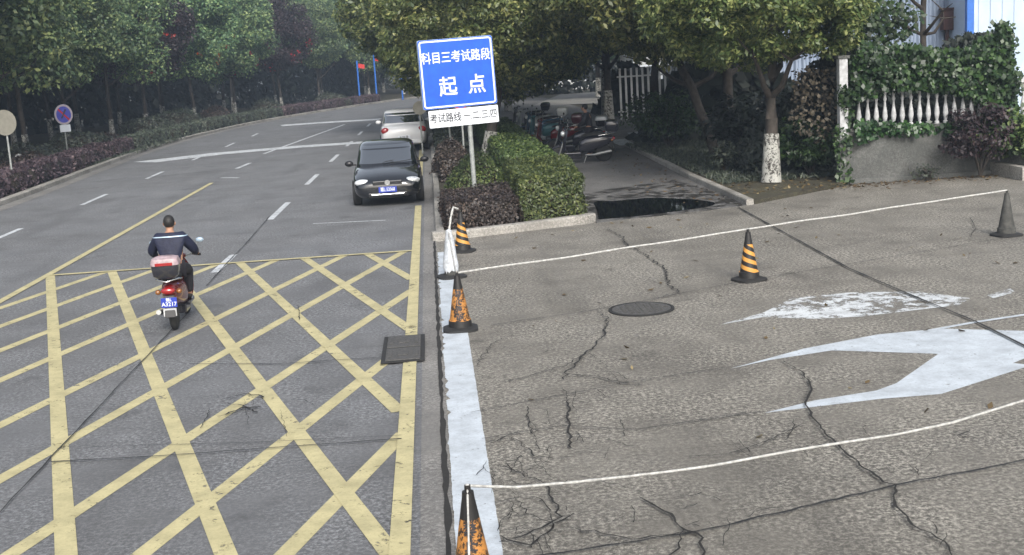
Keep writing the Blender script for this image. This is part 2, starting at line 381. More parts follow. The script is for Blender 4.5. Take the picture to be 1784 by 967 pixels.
b = B(); b.add(*between(offs([p for p in KERB], -.0), offs(KERB, -60), .1)); struct('left_verge', b, MT['soil'])
# kerbs
def kerb_line(name, P_, wd, h, side=1, seg=None):
    b = B(); inner = offs(P_, wd * side); rings = []
    for p, q in zip(P_, inner):
        rings.append([(p[0], p[1], -.05), (p[0], p[1], h - .02), (p[0] + (q[0] - p[0]) * .12, p[1] + (q[1] - p[1]) * .12, h), (q[0], q[1], h), (q[0], q[1], -.05)])
    b.loft(rings, True); return struct(name, b, MT['kerb'])
kerb_line('left_kerb', KERB[2:], .22, .15, -1)
FR = [(-.1, 22.9), (.6, 22.98), (1.4, 23.25), (2.3, 23.6), (3.05, 23.95), (3.22, 24.15)]
isl = [(-.06, 60), (-.06, 23.05)] + FR[1:] + [(3.4, 28), (3.5, 34), (3.55, 44), (3.7, 58)]
kerb_line('island_side_kerb', [(-.04, 58), (-.04, 40), (-.04, 30), (-.04, 23.12)], .16, .14, -1)
kerb_line('island_front_kerb', FR, .2, .16, -1)
b = B(); b.poly([(0.08, 60), (.08, 23.1), (1.4, 23.45), (3.05, 24.15), (3.38, 28), (3.55, 44), (3.7, 60)], .11); struct('island_soil', b, MT['soil'])
kerb_line('path_kerb', [(6.55, 25.0), (6.62, 31.2), (6.85, 38), (7.02, 43.6)], .16, .12, 1)
b = B(); b.poly([(6.75, 25.1), (9.6, 27.4), (9.75, 28), (30, 28), (30, 50), (24, 48.8), (7.15, 43), (6.9, 38), (6.78, 31)], -.05, .07); struct('bank_soil', b, MT['soil'])
b = B(); b.strip([(-.16, -6), (-.16, 23), (-.16, 58)], .24, .002); struct('gutter', b, MT['gutter'])
rng = random.Random(3)
# broken dark edge between gutter and yard
pts = []; wd = []
y = -2.
while y < 22.8: pts.append((-.08 + rng.uniform(-.007, .007), y)); wd.append(rng.uniform(.022, .06)); y += rng.uniform(.1, .22)
b = B(); b.strip(pts, wd, .012); struct('broken_joint', b, MT['crack'])
# markings -------------------------------------------------------------------
b = B(); b.strip([(-.42, -6), (-.42, 28.9)], .15, .020); b.strip([(-.42, 33), (-.42, 57)], .15, .020); struct('yellow_edge_line', b, MT['yellow'])
b = B(); b.strip([(-7.02, -6), (-7.05, 22), (-7.15, 39.4)], .14, .012); struct('yellow_centre_line', b, MT['yellow'])
b = B(); b.strip([(-7.0, 21.86), (-.44, 21.78)], .13, .016)
A_ = [((-7.0, 21.9), (-2.3, 6.7)), ((-5.9, 21.87), (-1.2, 6.7)), ((-4.85, 21.85), (-.48, 7.9)), ((-3.61, 21.83), (-.5, 11.4)), ((-2.45, 21.84), (-.44, 15.1)), ((-1.3, 21.8), (-.46, 18.8))]
for p, q in A_: b.strip([p, q], .155, .008)
for c0 in (-6.0, -5.05, -4.0, -2.95, -1.72, -.62):   # lines leaning the other way, given at the far edge
    x0 = -7.05; y0 = 21.86 - (c0 - x0) * 3.5; y0c = max(y0, 4); b.strip([(c0, 21.86), (c0 - (21.86 - y0c) / 3.5, y0c)], .155, .004)
for yy in (17.9, 14.4, 10.7, 6.9):
    x_ = -.44; y0 = 4; b.strip([(x_, yy), (x_ - (yy - y0) / 3.35, y0)], .155, .004)
struct('yellow_box_hatching', b, MT['yellow'])
b = B()
for y0, y1 in ((20.9, 22.9), (28.2, 31.8), (36.6, 40.1), (45.4, 49.1), (54.2, 57.8), (63, 66.5), (72, 75.5)): b.strip([(-3.9 + .004 * y0 - .08, y0), (-3.9 + .004 * y1 - .08, y1)], .15, .006)
for y0, y1 in ((26.3, 29.9), (34.9, 37.9), (43.0, 46), (51.5, 54.5), (60, 63.2), (69, 72)): b.strip([(-10.03, y0), (-10.1, y1)], .14, .006)
for (a, c) in (((412, 294), (436, 284)), ((460, 268), (600, 217)), ((385, 310), (416, 310))): b.strip([G(*a), G(*c)], .16, .006)
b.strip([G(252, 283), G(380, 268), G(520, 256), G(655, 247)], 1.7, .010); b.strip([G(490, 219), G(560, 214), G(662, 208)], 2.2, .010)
b.strip([G(545, 390), G(672, 384)], .08, .006)
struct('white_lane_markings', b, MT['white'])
# left gutter line
b = B(); b.add(*between(offs(KERB[2:], .06), offs(KERB[2:], .5), .006)); struct('left_gutter', b, MT['gutter'])
# painted white band on the yard edge, chipped on its road side
pts = []; y = 3.0; L_ = []; R2 = []
while y < 21.5:
    L_.append((-.035 + rng.choice((0, 0, .005, rng.uniform(-.03, .045))), y)); R2.append((.285 + rng.uniform(-.004, .003), y)); y += rng.uniform(.03, .16)
v = []
for p, q in zip(L_, R2): v += [(p[0], p[1], .004), (q[0], q[1], .004)]
b = B(); b.add(v, [(2 * i, 2 * i + 1, 2 * i + 3, 2 * i + 2) for i in range(len(L_) - 1)]); struct('white_edge_band', b, MT['freshwhite'])
# white turn arrow
ap = [(1272, 643), (1400, 608), (1530, 583), (1640, 573), (1784, 577), (1990, 570), (1990, 600), (1800, 619), (1765, 633), (1790, 636), (1784, 641), (1640, 687), (1530, 696), (1332, 720), (1420, 698), (1527, 681), (1562, 668), (1635, 617), (1450, 611), (1340, 628)]
b = B(); b.poly([G(*p) for p in ap][::-1], .004); b.strip([G(1600, 580), G(1700, 562), G(1800, 547)], .07, .008); struct('white_turn_arrow', b, MT['freshwhite'])
b = B(); b.poly([G(*p) for p in [(1255, 566), (1330, 545), (1380, 520), (1480, 510), (1600, 508), (1690, 520), (1670, 532), (1500, 552), (1420, 556), (1330, 553)]][::-1], .004)
b.poly([G(*p) for p in [(1720, 515), (1760, 503), (1770, 510), (1730, 520)]][::-1], .004)
struct('scraped_white_marking', b, MT['ghost'])
# joints and cracks ------------------------------------------------------------
def jag(P_, amp, step, rg):
    out = []
    for a, c in zip(P_, P_[1:]):
        a = Vector(a[:2]); c = Vector(c[:2]); n = max(1, int((c - a).length / step)); t = (c - a).normalized(); q = Vector((-t.y, t.x))
        for k in range(n): out.append(tuple(a.lerp(c, k / n) + q * rg.uniform(-amp, amp)))
    out.append(tuple(P_[-1][:2])); return out
b = B()
def jn(P_, w0, amp=.006, st=.25):
    q = jag([G(*p) for p in P_], amp, st, rng); b.strip(q, [w0 * rng.uniform(.6, 1.3) for _ in q], .023)
jn([(1285, 362), (1480, 470), (1600, 522), (1700, 563), (1784, 605), (1990, 700)], .034, .004)
jn([(855, 569), (1040, 542), (1290, 493), (1520, 455), (1740, 418), (1990, 375)], .016, .012, .15)
jn([(820, 722), (985, 690), (1100, 668), (1275, 642)], .012, .012, .12)
jn([(700, 1010), (980, 967), (1220, 930), (1560, 850), (1784, 806), (1990, 768)], .022, .012, .1)
jn([(1200, 740), (1330, 720)], .012); jn([(840, 768), (980, 745), (1110, 752), (1300, 722)], .010)
struct('yard_joints', b, MT['joint'])
b = B()
jn([(90, 808), (250, 800), (700, 768)], .02); jn([(330, 637), (500, 636), (670, 625)], .02); jn([(160, 782), (420, 775), (700, 762)], .009)
jn([(-60, 960), (90, 800), (135, 752), (240, 640), (330, 545)], .014); jn([(360, 500), (400, 455), (425, 430), (470, 378)], .016)
jn([(90, 430), (300, 415), (650, 392)], .006); jn([(20, 330), (250, 310), (420, 295)], .06)
struct('road_joints', b, MT['joint'])
b = B(); rng = random.Random(11)
halo = B()
def cr(P_, w0, amp=.03, st=.07, z=.026):
    q = jag([G(*p) for p in P_], amp, st, rng); n = len(q); b.strip(q, [w0 * 1.0 * rng.uniform(.45, 1.35) * min(1, .4 + 4 * i / n, .4 + 4 * (n - i) / n) for i in range(n)], z)
    if w0 > .009: halo.strip([G(*p) for p in P_], .09, .0135 + .0002 * (len(halo.f) % 9))
cr([(1057, 400), (1085, 415), (1095, 432), (1115, 440), (1160, 470), (1165, 500), (1185, 510), (1140, 525)], .024)
cr([(1040, 545), (1060, 555), (1050, 590), (1020, 620), (990, 650), (982, 665)], .022)
cr([(985, 655), (1040, 660), (1090, 672), (1120, 672)], .018); cr([(855, 670), (920, 660), (985, 640), (1020, 620)], .012)
cr([(990, 700), (990, 740), (995, 785)], .026, .02); cr([(918, 712), (920, 740), (928, 760)], .014, .02)
cr([(850, 770), (890, 768), (920, 785), (930, 800), (1000, 800)], .012); cr([(850, 780), (880, 765), (905, 755)], .012)
cr([(880, 812), (910, 830), (950, 850), (975, 905), (930, 930), (870, 950)], .016); cr([(870, 940), (920, 955), (960, 925), (1000, 900)], .018)
cr([(950, 930), (1000, 925), (1100, 945), (1220, 930)], .012); cr([(860, 880), (930, 870), (960, 895)], .012)
cr([(1365, 632), (1400, 655), (1415, 680), (1405, 700), (1405, 715), (1440, 760), (1470, 790), (1500, 815), (1540, 845), (1562, 850), (1555, 880), (1590, 920), (1650, 950), (1660, 985)], .02, .015)
cr([(1405, 740), (1340, 770), (1270, 795), (1200, 800)], .010, .02); cr([(1120, 870), (1160, 895), (1195, 928), (1220, 935), (1225, 985)], .02)
cr([(1195, 930), (1180, 960), (1150, 985)], .014); cr([(830, 640), (855, 605), (880, 590)], .01); cr([(850, 850), (890, 842), (930, 850)], .01)
cr([(1660, 755), (1690, 765)], .012, .005); cr([(1665, 765), (1690, 755)], .01, .005)
cr([(900, 870), (915, 900), (960, 915)], .01); cr([(1690, 380), (1700, 400), (1690, 415)], .012, .01)
cr([(1000, 835), (1060, 845), (1090, 855)], .008); cr([(870, 800), (900, 810), (920, 835)], .008)
cr([(380, 730), (420, 715), (455, 712)], .03, .04); cr([(385, 700), (430, 690), (460, 696)], .02, .04); cr([(400, 705), (450, 722)], .02, .04); cr([(520, 535), (522, 560)], .012, .01)
for px, py, n_ in ((900, 830, 16), (930, 900, 16), (1010, 770, 8), (1160, 900, 8), (1430, 760, 8), (1540, 840, 8), (1000, 650, 8), (960, 740, 8), (1240, 930, 6), (1090, 440, 5), (430, 710, 5), (1330, 790, 4), (1640, 930, 5)):
    for _ in range(n_):
        x_ = px + rng.uniform(-75, 75); y_ = py + rng.uniform(-38, 38); a_ = rng.choice((rng.uniform(-.35, .1), rng.uniform(.9, 1.9))); P_ = [(x_, y_)]; l_ = rng.uniform(12, 30)
        for _ in range(rng.randint(1, 3)): a_ += rng.uniform(-.6, .6); x_ += math.cos(a_) * l_; y_ += math.sin(a_) * l_ * .7; P_.append((x_, y_))
        cr(P_, rng.uniform(.004, .009), .012, .05)
struct('pavement_cracks', b, MT['crack']); struct('crack_stains', halo, MT['stain'])
# puddle at path mouth
m = NT('puddle_water'); m.b.inputs['Base Color'].default_value = (.006, .007, .008, 1); m.b.inputs['Roughness'].default_value = .03; m.bump(m.noise(3, 2), .03, .01); MT['water'] = m.m
pp = [(3.3, 24.35), (4.1, 24.4), (5.0, 24.75), (5.9, 25.2), (6.1, 25.9), (5.6, 26.8), (4.9, 27.5), (4.2, 27.2), (3.6, 27.6), (3.5, 26)]
b = B(); b.poly(smoothline(pp + [pp[0]], 2)[:-1], .006); struct('puddle', b, MT['water'])
MT['damp'] = paint('damp_ground', (.04, .038, .035), .5, 3.0); MT['damp'].node_tree.nodes['Principled BSDF'].inputs['Roughness'].default_value = .35
b = B(); b.poly([(2.9, 24.3), (3.3, 24.02), (5.2, 24.3), (6.5, 25.0), (6.6, 27.5), (6.2, 31), (4.5, 30), (3.4, 29)], .003); struct('damp_patch', b, MT['damp'])
b = B()   # patches of sunlight on the far crossing, painted in as white shapes
for q in ([(1058, 245), (1088, 242), (1108, 252), (1080, 254)], [(1092, 232), (1122, 228), (1136, 238), (1108, 240)], [(1120, 240), (1140, 243), (1130, 248)]): b.poly([G(*p) for p in q][::-1], .012)
struct('crossing_blocks_of_sunlight', b, MT['white'])
b = B(); b.poly([G(*p) for p in [(920, 255), (960, 243), (1100, 224), (1150, 228), (1085, 258), (1000, 262)]][::-1], .004); struct('crossing_pavement', b, MT['gutter'])
# manhole and drain
t = thing('manhole_cover', 'round cast iron manhole cover set in the cracked yard concrete', 'manhole cover', (2.58, 15.3, 0))
b = B(); b.lathe([(.43, .0), (.43, .018), (.395, .02), (.39, .008)], 36); mk('frame_ring', b, MT['joint'], t)
b = B(); b.lathe([(.385, .001), (.385, .019), (0.001, .019)], 36)
for i in range(-4, 5):
    for j in range(-4, 5):
        if i * i + j * j < 17: b.box((i * .08, j * .08, .022), (.045, .045, .008), PI / 4)
mk('lid', b, MT['iron'], t)
t = thing('drain_grate', 'dark square twin-panel drain cover in the gutter beside the yellow edge line', 'drain cover', (-.5, 14.0, .012))
b = B(); b.box((0, 0, .013), (.5, 1.34, .012)); mk('frame', b, MT['joint'], t)
for s in (-1, 1):
    b = B(); b.box((0, s * .32, .024), (.4, .58, .012)); b.box((0, s * .32, .034), (.12, .2, .01)); b.box((-.15, s * .32, .034), (.05, .3, .008)); b.box((.15, s * .32, .034), (.05, .3, .008))
    mk('panel', b, MT['iron'], t, bevel=.004)

# ------------------------------------------------------------------ trees
print('leaf meshes')
CR = {}
CR['big'] = [crown_mesh('crown_foliage', (4.4, 4.4, 3.2), 330, 270, .17, .08, s, .58, .75) for s in (1, 2, 3)]
CR['mid'] = [crown_mesh('crown_foliage', (3.1, 3.1, 3.8), 66, 640, .16, .095, s, 1.05, .8) for s in (5, 6, 7)]
CR['far'] = [crown_mesh('crown_foliage', (3.6, 3.6, 4.2), 90, 100, .42, .27, s, 1.0, .8) for s in (8, 9)]
for k in CR:
    for me in CR[k]: me.materials.append(MT['camphor'] if k == 'big' else MT['camphor2'])
def variant(me, m):
    c = me.copy(); c.materials.clear(); c.materials.append(m); return c
CR['purple'] = [variant(CR['mid'][0], MT['purple']), variant(CR['mid'][1], MT['purple'])]
def trunk(b, p0, p1, r0, r1, limbs, reach, seed):
    rg = random.Random(seed); p0 = Vector(p0); p1 = Vector(p1); pts = []; rr = []
    for k in range(9):
        u = k / 8; q = p0.lerp(p1, u) + Vector((rg.uniform(-1, 1), rg.uniform(-1, 1), 0)) * .05 * (1 if 3 < k < 8 else 0); pts.append(q); rr.append((r0 * (1 - u) + r1 * u) * (1.35 if k == 0 else 1))
    b.tube(pts, rr, 12)
    for i in range(limbs):
        a = 2 * PI * i / limbs + rg.uniform(-.4, .4); s = pts[rg.choice((4, 5, 6, 7))]; e = s + Vector((math.cos(a) * reach, math.sin(a) * reach, reach * rg.uniform(.5, 1.0)))
        m1 = s.lerp(e, .35) + Vector((0, 0, -.1)); m2 = s.lerp(e, .7) + Vector((rg.uniform(-.2, .2), rg.uniform(-.2, .2), .1))
        b.tube([s, m1, m2, e], [r1 * .9, r1 * .7, r1 * .45, r1 * .2], 6)
        for _ in range(2):
            e2 = m2 + Vector((rg.uniform(-1, 1), rg.uniform(-1, 1), rg.uniform(0, .9))) * reach * .5; b.tube([m2, m2.lerp(e2, .5), e2], [r1 * .4, r1 * .25, r1 * .1], 5)
def tree(label, cat, x, y, kind, var, cz, h0, r0=.16, lean=(0, 0), white=1.1, sc=1, rz=0, group=None, z0=.07, limbs=5, extra=None):
    t = thing('tree', label, cat, (x, y, z0), 0, group)
    top = (lean[0], lean[1], h0); b = B(); trunk(b, (0, 0, 0), top, r0, r0 * .62, limbs, 1.9 * sc, var * 7 + int(x * 3))
    mk('trunk', b, MT['bark'], t, smooth=60)
    if white:
        u = white / h0; b = B(); p = [Vector((0, 0, .0)).lerp(Vector(top), u * k / 3) for k in range(4)]; b.tube(p, [r0 * 1.42 + .01, r0 * 1.3, r0 * 1.16, r0 * 1.08], 12); mk('painted_base', b, MT['limewash'], t, smooth=60)
    me = CR[kind][var % len(CR[kind])]; o = bpy.data.objects.new('crown', me); C.objects.link(o); o.parent = t; o.location = (lean[0], lean[1], cz); o.rotation_euler = (0, 0, rz); o.scale = (sc, sc, sc)
    return t
rg = random.Random(5)
# left roadside row
ys = [40, 47, 54.5, 62.5, 70, 78, 87, 96, 106, 117, 129]
for i, Y in enumerate(ys):
    pur = i in (5, 8)
    x = kerb_at(Y) - 4.2 + rg.uniform(-.3, .3); up = 1.0 if i < 3 else .3
    tree(f'{ORD[i]} tree of the front row along the left kerb, {"dark purple leaves" if pur else "rounded green crown"}', 'tree', x, Y, 'purple' if pur else 'mid', i, 6.4 + up + rg.uniform(-.3, .4), 5.0, .13 if i else .17, (rg.uniform(-.3, .1), 0), 1.3, rg.uniform(.95, 1.2), rg.uniform(0, 6), 'trees of the front row along the left kerb', .1, 4)
# second row on the left
ys2 = [48, 57, 66, 75, 84, 94, 104, 115, 126, 138]
for i, Y in enumerate(ys2):
    x = kerb_at(Y) - 8.5 + rg.uniform(-.8, .8)
    tree(f'{ORD[i]} tree of the second row beyond the left kerb, whitewashed foot', 'tree', x, Y, 'far', i, 7.6, 6, .13, (rg.uniform(-.2, .2), 0), 1.4, rg.uniform(.85, 1.05), rg.uniform(0, 6), 'trees of the second row beyond the left kerb', .1, 3)
ys3 = [52, 64, 77, 91, 106, 122, 140]
for i, Y in enumerate(ys3):
    x = kerb_at(Y) - 14 + rg.uniform(-1, 1)
    tree(f'{ORD[i]} tree of the hindmost row beyond the left kerb, tall crown', 'tree', x, Y, 'far', i + 1, 9.5, 7, .16, (0, 0), 1.3, rg.uniform(1.2, 1.4), rg.uniform(0, 6), 'trees of the hindmost row beyond the left kerb', .1, 3)
# beyond the bend
fa = [(-3, 150, 'far', 'green tree outside the far bend, first from the left'), (4, 160, 'far', 'green tree outside the far bend, second from the left'), (13, 172, 'far', 'green tree outside the far bend, third from the left'), (24, 182, 'far', 'green tree outside the far bend, rightmost'), (-6, 168, 'far', 'tall tree behind the far bend, left of its neighbours'), (8, 186, 'far', 'tall tree behind the far bend, right of its neighbours')]
for i, (x, y, k, lb) in enumerate(fa): tree(lb, 'tree', x, y, k, i, 7.5, 6, .18, (0, 0), 1.3, 1.45, i, 'trees beyond the far bend')
# right side trees, near enough to show leaves
near = [
 (1.9, 41.5, 'big', 0, 4.6, 3.6, .2, (.7, 0), .9, .86, 'big camphor tree on the island behind the blue sign'),
 (2.3, 51, 'big', 1, 4.9, 4.5, .2, (0, 0), 1.2, 1.2, 'camphor tree at the back of the island, behind the big one by the sign'),
 (.7, 62, 'big', 2, 6.3, 4.5, .18, (0, 0), 1.2, 1.3, 'camphor tree on the right verge beyond the white car'),
 (8.03, 28.3, 'big', 1, 4.5, 4.0, .17, (.2, .3), 1.15, .68, 'leaning camphor tree with whitewashed foot nearest the cracked yard'),
 (8.7, 36.5, 'big', 2, 5.0, 4.2, .16, (-1.5, 0), 0, .92, 'camphor tree on the dark bank behind the round shrub'),
 (12.9, 31.0, 'big', 0, 5.9, 5.2, .1, (0, 0), 0, .42, 'slim tree rising behind the ivy wall, dark stem'),
 (8.6, 47, 'big', 0, 6.4, 4.8, .18, (.5, 0), 1.5, .85, 'camphor tree beside the crossing, right of the path'),
 (8.9, 60, 'big', 0, 7.2, 5, .2, (0, 0), 1.5, 1.3, 'camphor tree beyond the parked scooters, right of the path'),
 (G(1057, 203)[0], G(1057, 203)[1], 'big', 1, 7.4, 5, .2, (0, 0), 2.4, 1.3, 'tall straight tree with white painted trunk behind the crossing'),
 (10.2, 41, 'big', 1, 5.9, 4.6, .2, (0, 0), 0, .85, 'camphor tree deep in the shade of the bank'),
 (5.2, 80, 'far', 0, 5.9, 5, .2, (0, 0), 1.5, 1.3, 'far tree at the end of the path, left one'),
 (13.5, 96, 'far', 1, 7.6, 5, .2, (0, 0), 1.5, 1.4, 'far tree at the end of the path, right one'),
 (22, 74, 'far', 0, 7, 5, .2, (0, 0), 1.5, 1.3, 'tree beside the pale building behind the bank'),
 (0.9, 76, 'purple', 0, 5.6, 4.5, .15, (0, 0), 1.2, 1.1, 'purple leaved tree on the right verge near the bend'),
 (2.6, 90, 'far', 1, 6.5, 4.5, .15, (0, 0), 1.2, 1.0, 'small green tree on the right verge near the bend'),
 (7.5, 112, 'far', 0, 6.5, 4.5, .15, (0, 0), 1.2, 1.1, 'green tree on the inside of the far bend'),
]
for i, (x, y, k, v_, cz, h0, r0, ln, wh, sc, lb) in enumerate(near): tree(lb, 'tree', x, y, k, v_, cz, h0, r0, ln, wh, sc, i * 1.3, None)

# woodland and undergrowth on the left: nobody could count it
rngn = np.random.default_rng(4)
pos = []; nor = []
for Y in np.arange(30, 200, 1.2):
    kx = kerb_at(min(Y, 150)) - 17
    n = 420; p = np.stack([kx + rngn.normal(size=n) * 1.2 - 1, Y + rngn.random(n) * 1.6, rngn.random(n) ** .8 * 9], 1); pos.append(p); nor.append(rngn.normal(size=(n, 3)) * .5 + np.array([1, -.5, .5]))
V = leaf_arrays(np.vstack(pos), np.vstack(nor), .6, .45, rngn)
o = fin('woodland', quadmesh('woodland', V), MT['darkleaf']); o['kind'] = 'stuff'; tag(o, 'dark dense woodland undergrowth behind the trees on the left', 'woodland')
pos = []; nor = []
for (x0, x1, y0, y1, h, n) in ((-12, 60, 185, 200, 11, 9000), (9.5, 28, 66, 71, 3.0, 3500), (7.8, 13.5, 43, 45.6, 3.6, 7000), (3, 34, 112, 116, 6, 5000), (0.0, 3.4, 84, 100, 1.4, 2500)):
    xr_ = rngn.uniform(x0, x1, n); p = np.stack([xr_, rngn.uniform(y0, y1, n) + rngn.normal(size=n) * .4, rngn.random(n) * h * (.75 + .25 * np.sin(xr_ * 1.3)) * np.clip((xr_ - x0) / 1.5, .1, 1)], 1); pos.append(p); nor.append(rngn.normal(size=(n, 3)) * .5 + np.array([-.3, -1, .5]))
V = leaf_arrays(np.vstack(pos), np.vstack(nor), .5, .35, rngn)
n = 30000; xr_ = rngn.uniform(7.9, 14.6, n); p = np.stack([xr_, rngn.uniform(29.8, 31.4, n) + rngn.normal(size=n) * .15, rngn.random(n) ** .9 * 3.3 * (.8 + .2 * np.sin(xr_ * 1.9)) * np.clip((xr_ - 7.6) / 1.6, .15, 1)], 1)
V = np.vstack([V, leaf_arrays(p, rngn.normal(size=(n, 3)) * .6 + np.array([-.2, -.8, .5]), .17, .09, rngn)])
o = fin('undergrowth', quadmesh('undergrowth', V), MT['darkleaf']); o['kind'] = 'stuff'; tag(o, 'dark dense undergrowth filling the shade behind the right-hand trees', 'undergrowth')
# grass on the bank and the island
def grass(name, x0, x1, y0, y1, n, z, m, L=.12, W=.03, lab='', seed=1):
    rr = np.random.default_rng(seed); p = np.stack([rr.uniform(x0, x1, n), rr.uniform(y0, y1, n), np.full(n, z) + rr.random(n) * .04], 1)
    V = leaf_arrays(p, rr.normal(size=(n, 3)) + np.array([0, -.6, .3]), L, W, rr, -.5); o = fin(name, quadmesh(name, V), m); o['kind'] = 'stuff'; tag(o, lab, 'ground cover')
grass('bank_grass', 6.9, 13, 28.5, 43, 22000, .1, MT['hedgegrey'], .16, .03, 'thin grass growing on the shaded bank behind the path kerb', 2)
grass('verge_grass', -17, -13.9, 36, 70, 14000, .13, MT['hedgegrey'], .2, .04, 'rough ground cover between the left hedges', 3)
rr = np.random.default_rng(9)
def litter(n, fn, z, name, lab, seed):
    rr = np.random.default_rng(seed); P_ = np.array([(*fn(rr), z + rr.random() * .01) for _ in range(n)]); V = leaf_arrays(P_, rr.normal(size=(n, 3)) * .25 + np.array([0, 0, 1]), .09, .05, rr, 0)
    o = fin(name, quadmesh(name, V), MT['litter']); o['kind'] = 'stuff'; tag(o, lab, 'leaf litter')
litter(420, lambda r: (r.uniform(8.5, 13.6), 27.35 - abs(r.normal()) * .45), .016, 'fallen_leaves', 'fallen leaves scattered along the foot of the baluster wall', 1)
litter(700, lambda r: (r.uniform(6.8, 9.6), r.uniform(26, 34)), .09, 'bank_leaves', 'fallen leaves scattered over the bank around the leaning tree', 2)
litter(260, lambda r: (6.5 - abs(r.normal()) * .7, r.uniform(26, 42)), .012, 'path_leaves', 'fallen leaves scattered over the path beside its kerb', 3)
litter(110, lambda r: (r.uniform(.5, 9), r.uniform(9, 24)), .018, 'yard_leaves', 'few small fallen leaves scattered over the yard', 4)

# ------------------------------------------------------------------ hedges
print('hedges')
def hedge(label, poly, h, leaf, m, dens, seed, z=.1, group=None, wob=.05, W=None):
    me = hedge_mesh('hedge', poly, h, leaf, W or leaf * .6, dens, seed, wob); o = fin('hedge', me, [m, MT['twig']], loc=(0, 0, z)); tag(o, label, 'hedge', group); return o
hedge('low dark reddish clipped hedge at the near end of the island, below the blue sign', [(.2, 23.45), (1.62, 23.75), (1.6, 26.6), (.15, 26.4)], .52, .055, MT['hedgedark'], 1500, 1)
hedge('bright green box hedge block nearest the yard on the island', [(1.66, 24.0), (3.0, 24.45), (3.22, 29.3), (1.75, 29.3)], .85, .055, MT['hedgegreen'], 1500, 2)
hedge('long green box hedge running back along the path beside the parked scooters', [(1.95, 29.7), (3.28, 29.7), (3.45, 55), (2.0, 55)], .66, .08, MT['hedgegreen'], 600, 3)
hedge('dark low hedge strip beside the black car and the side kerb', [(.2, 33.2), (.95, 33.2), (.95, 40), (.2, 40)], .62, .07, MT['hedgedark'], 800, 4)
hedge('dark hedge strip beside the white car on the island edge', [(.2, 44), (1.3, 44), (1.3, 57), (.2, 57)], .6, .09, MT['hedgegrey'], 450, 5)
def bush(name, label, x, y, rx, h, leaf, m, n, seed, z=.1, ry=None, group=None):
    o = fin(name, dome_mesh(name, rx, ry or rx, h, leaf, leaf * .6, n, seed), [m, MT['twig']], loc=(x, y, z)); return tag(o, label, 'bush', group)
bush('round_bush', 'rounded green bush behind the pole of the blue sign', 1.0, 28.4, .74, 1.08, .06, MT['hedgegreen'], 6000, 1, ry=.9)
bush('round_bush', 'small dark rounded bush between the black car and the small no parking sign', .55, 36.5, .6, .95, .07, MT['hedgedark'], 3000, 2)
# left hedges in sections along the kerb
secs = [(24, 38.6, .62, 'hedgedark'), (39.0, 47.5, .66, 'hedgedark'), (47.9, 60, .62, 'hedgedark'), (60.8, 76, .62, 'hedgegrey'), (77, 96, .65, 'hedgegrey'), (97, 122, .7, 'hedgedark')]
for i, (a, c, h, mm) in enumerate(secs):
    n = max(1, int((c - a) / 6)); yy = [a + (c - a) * k / n for k in range(n + 1)]; Vs = []; cb = B()
    for k in range(n):
        A0, A1 = kerb_at(yy[k]), kerb_at(yy[k + 1]); me = hedge_mesh('h', [(A0 - 1.5, yy[k]), (A0 - .45, yy[k]), (A1 - .45, yy[k + 1]), (A1 - 1.5, yy[k + 1])], h, .1, .06, 420, i * 9 + k, .04)
        Vs.append(me)
    # joined into one hedge section
    allV = []; cbx = B()
    for me in Vs:
        co = np.empty(len(me.vertices) * 3); me.vertices.foreach_get('co', co); co = co.reshape(-1, 3); nq = sum(1 for p in me.polygons if p.material_index == 0); allV.append(co[:nq * 4])
        ex = co[nq * 4:]; o0 = nq * 4; cbx.add([tuple(p) for p in ex], [tuple(v - o0 for v in p.vertices) for p in me.polygons if p.material_index == 1]); bpy.data.meshes.remove(me)
    o = fin('hedge', quadmesh('hedge', np.vstack(allV), cbx), [MT['left_' + mm], MT['twig']], loc=(0, 0, .1)); tag(o, f'{ORD[i]} section of the dark clipped hedge behind the left kerb', 'hedge', 'hedge sections along the left kerb')
lb = [(-15.3, 47, 1.3, .8), (-16.6, 51, 1.6, 1.0), (-16.3, 57.5, 1.8, 1.15), (-17.2, 64, 1.3, .8), (-16.5, 72, 1.6, 1.25), (-16.4, 80, 2.0, 1.4), (-15.2, 88, 1.5, 1.2), (-13.0, 99, 1.6, 1.3), (-9.0, 113, 1.8, 1.3)]
for i, (x, y, r, h) in enumerate(lb): bush('round_bush', f'{ORD[i]} rounded dark bush behind the left hedge', x, y, r, h, .13, MT['hedgegrey'] if i % 3 else MT['hedgedark'], 2600, 20 + i, group='rounded bushes behind the left hedge')
# shrubs right
def shrub(label, x, y, r, h, m, n, seed, leaf=.12, z=.07):
    t = thing('shrub', label, 'shrub', (x, y, z)); rg_ = random.Random(seed); b = B()
    for k in range(7):
        a = 2 * PI * k / 7; e = Vector((math.cos(a) * r * .6, math.sin(a) * r * .6, h * rg_.uniform(.5, .85))); b.tube([(0, 0, 0), e * .5 + Vector((0, 0, .1)), e], [.03, .02, .008], 5)
    mk('stems', b, MT['bark'], t)
    me = crown_mesh('foliage', (r, r, h * .45), 34, n // 34, leaf, leaf * .5, seed, .3 * r + .1); o = fin('foliage', me, m, t, loc=(0, 0, h * .55))
    return t
shrub('loose dark shrub beside the path kerb, in front of the pale building', 8.0, 40.5, 1.3, 1.9, MT['ivy'], 3600, 1)
shrub('low dark shrub deeper in the shade of the bank', 10.2, 38.0, 1.4, 1.6, MT['darkleaf'], 2600, 2, .16)
shrub('small pale tipped plant beside the leaning tree', 7.6, 31.2, .45, .8, MT['hedgegrey'], 500, 3)
shrub('low bush against the grey column at the left end of the wall', 9.2, 29.0, .8, 1.3, MT['ivy'], 2200, 4)
shrub('dark purple bush in front of the right end of the ivy wall', 12.5, 26.85, .75, 1.6, MT['purple'], 3000, 5, .1)
shrub('bright green leafy bush in the planter at the right edge', 13.6, 26.7, .8, 1.15, MT['hedgegreen'], 4200, 6, .12, .2)
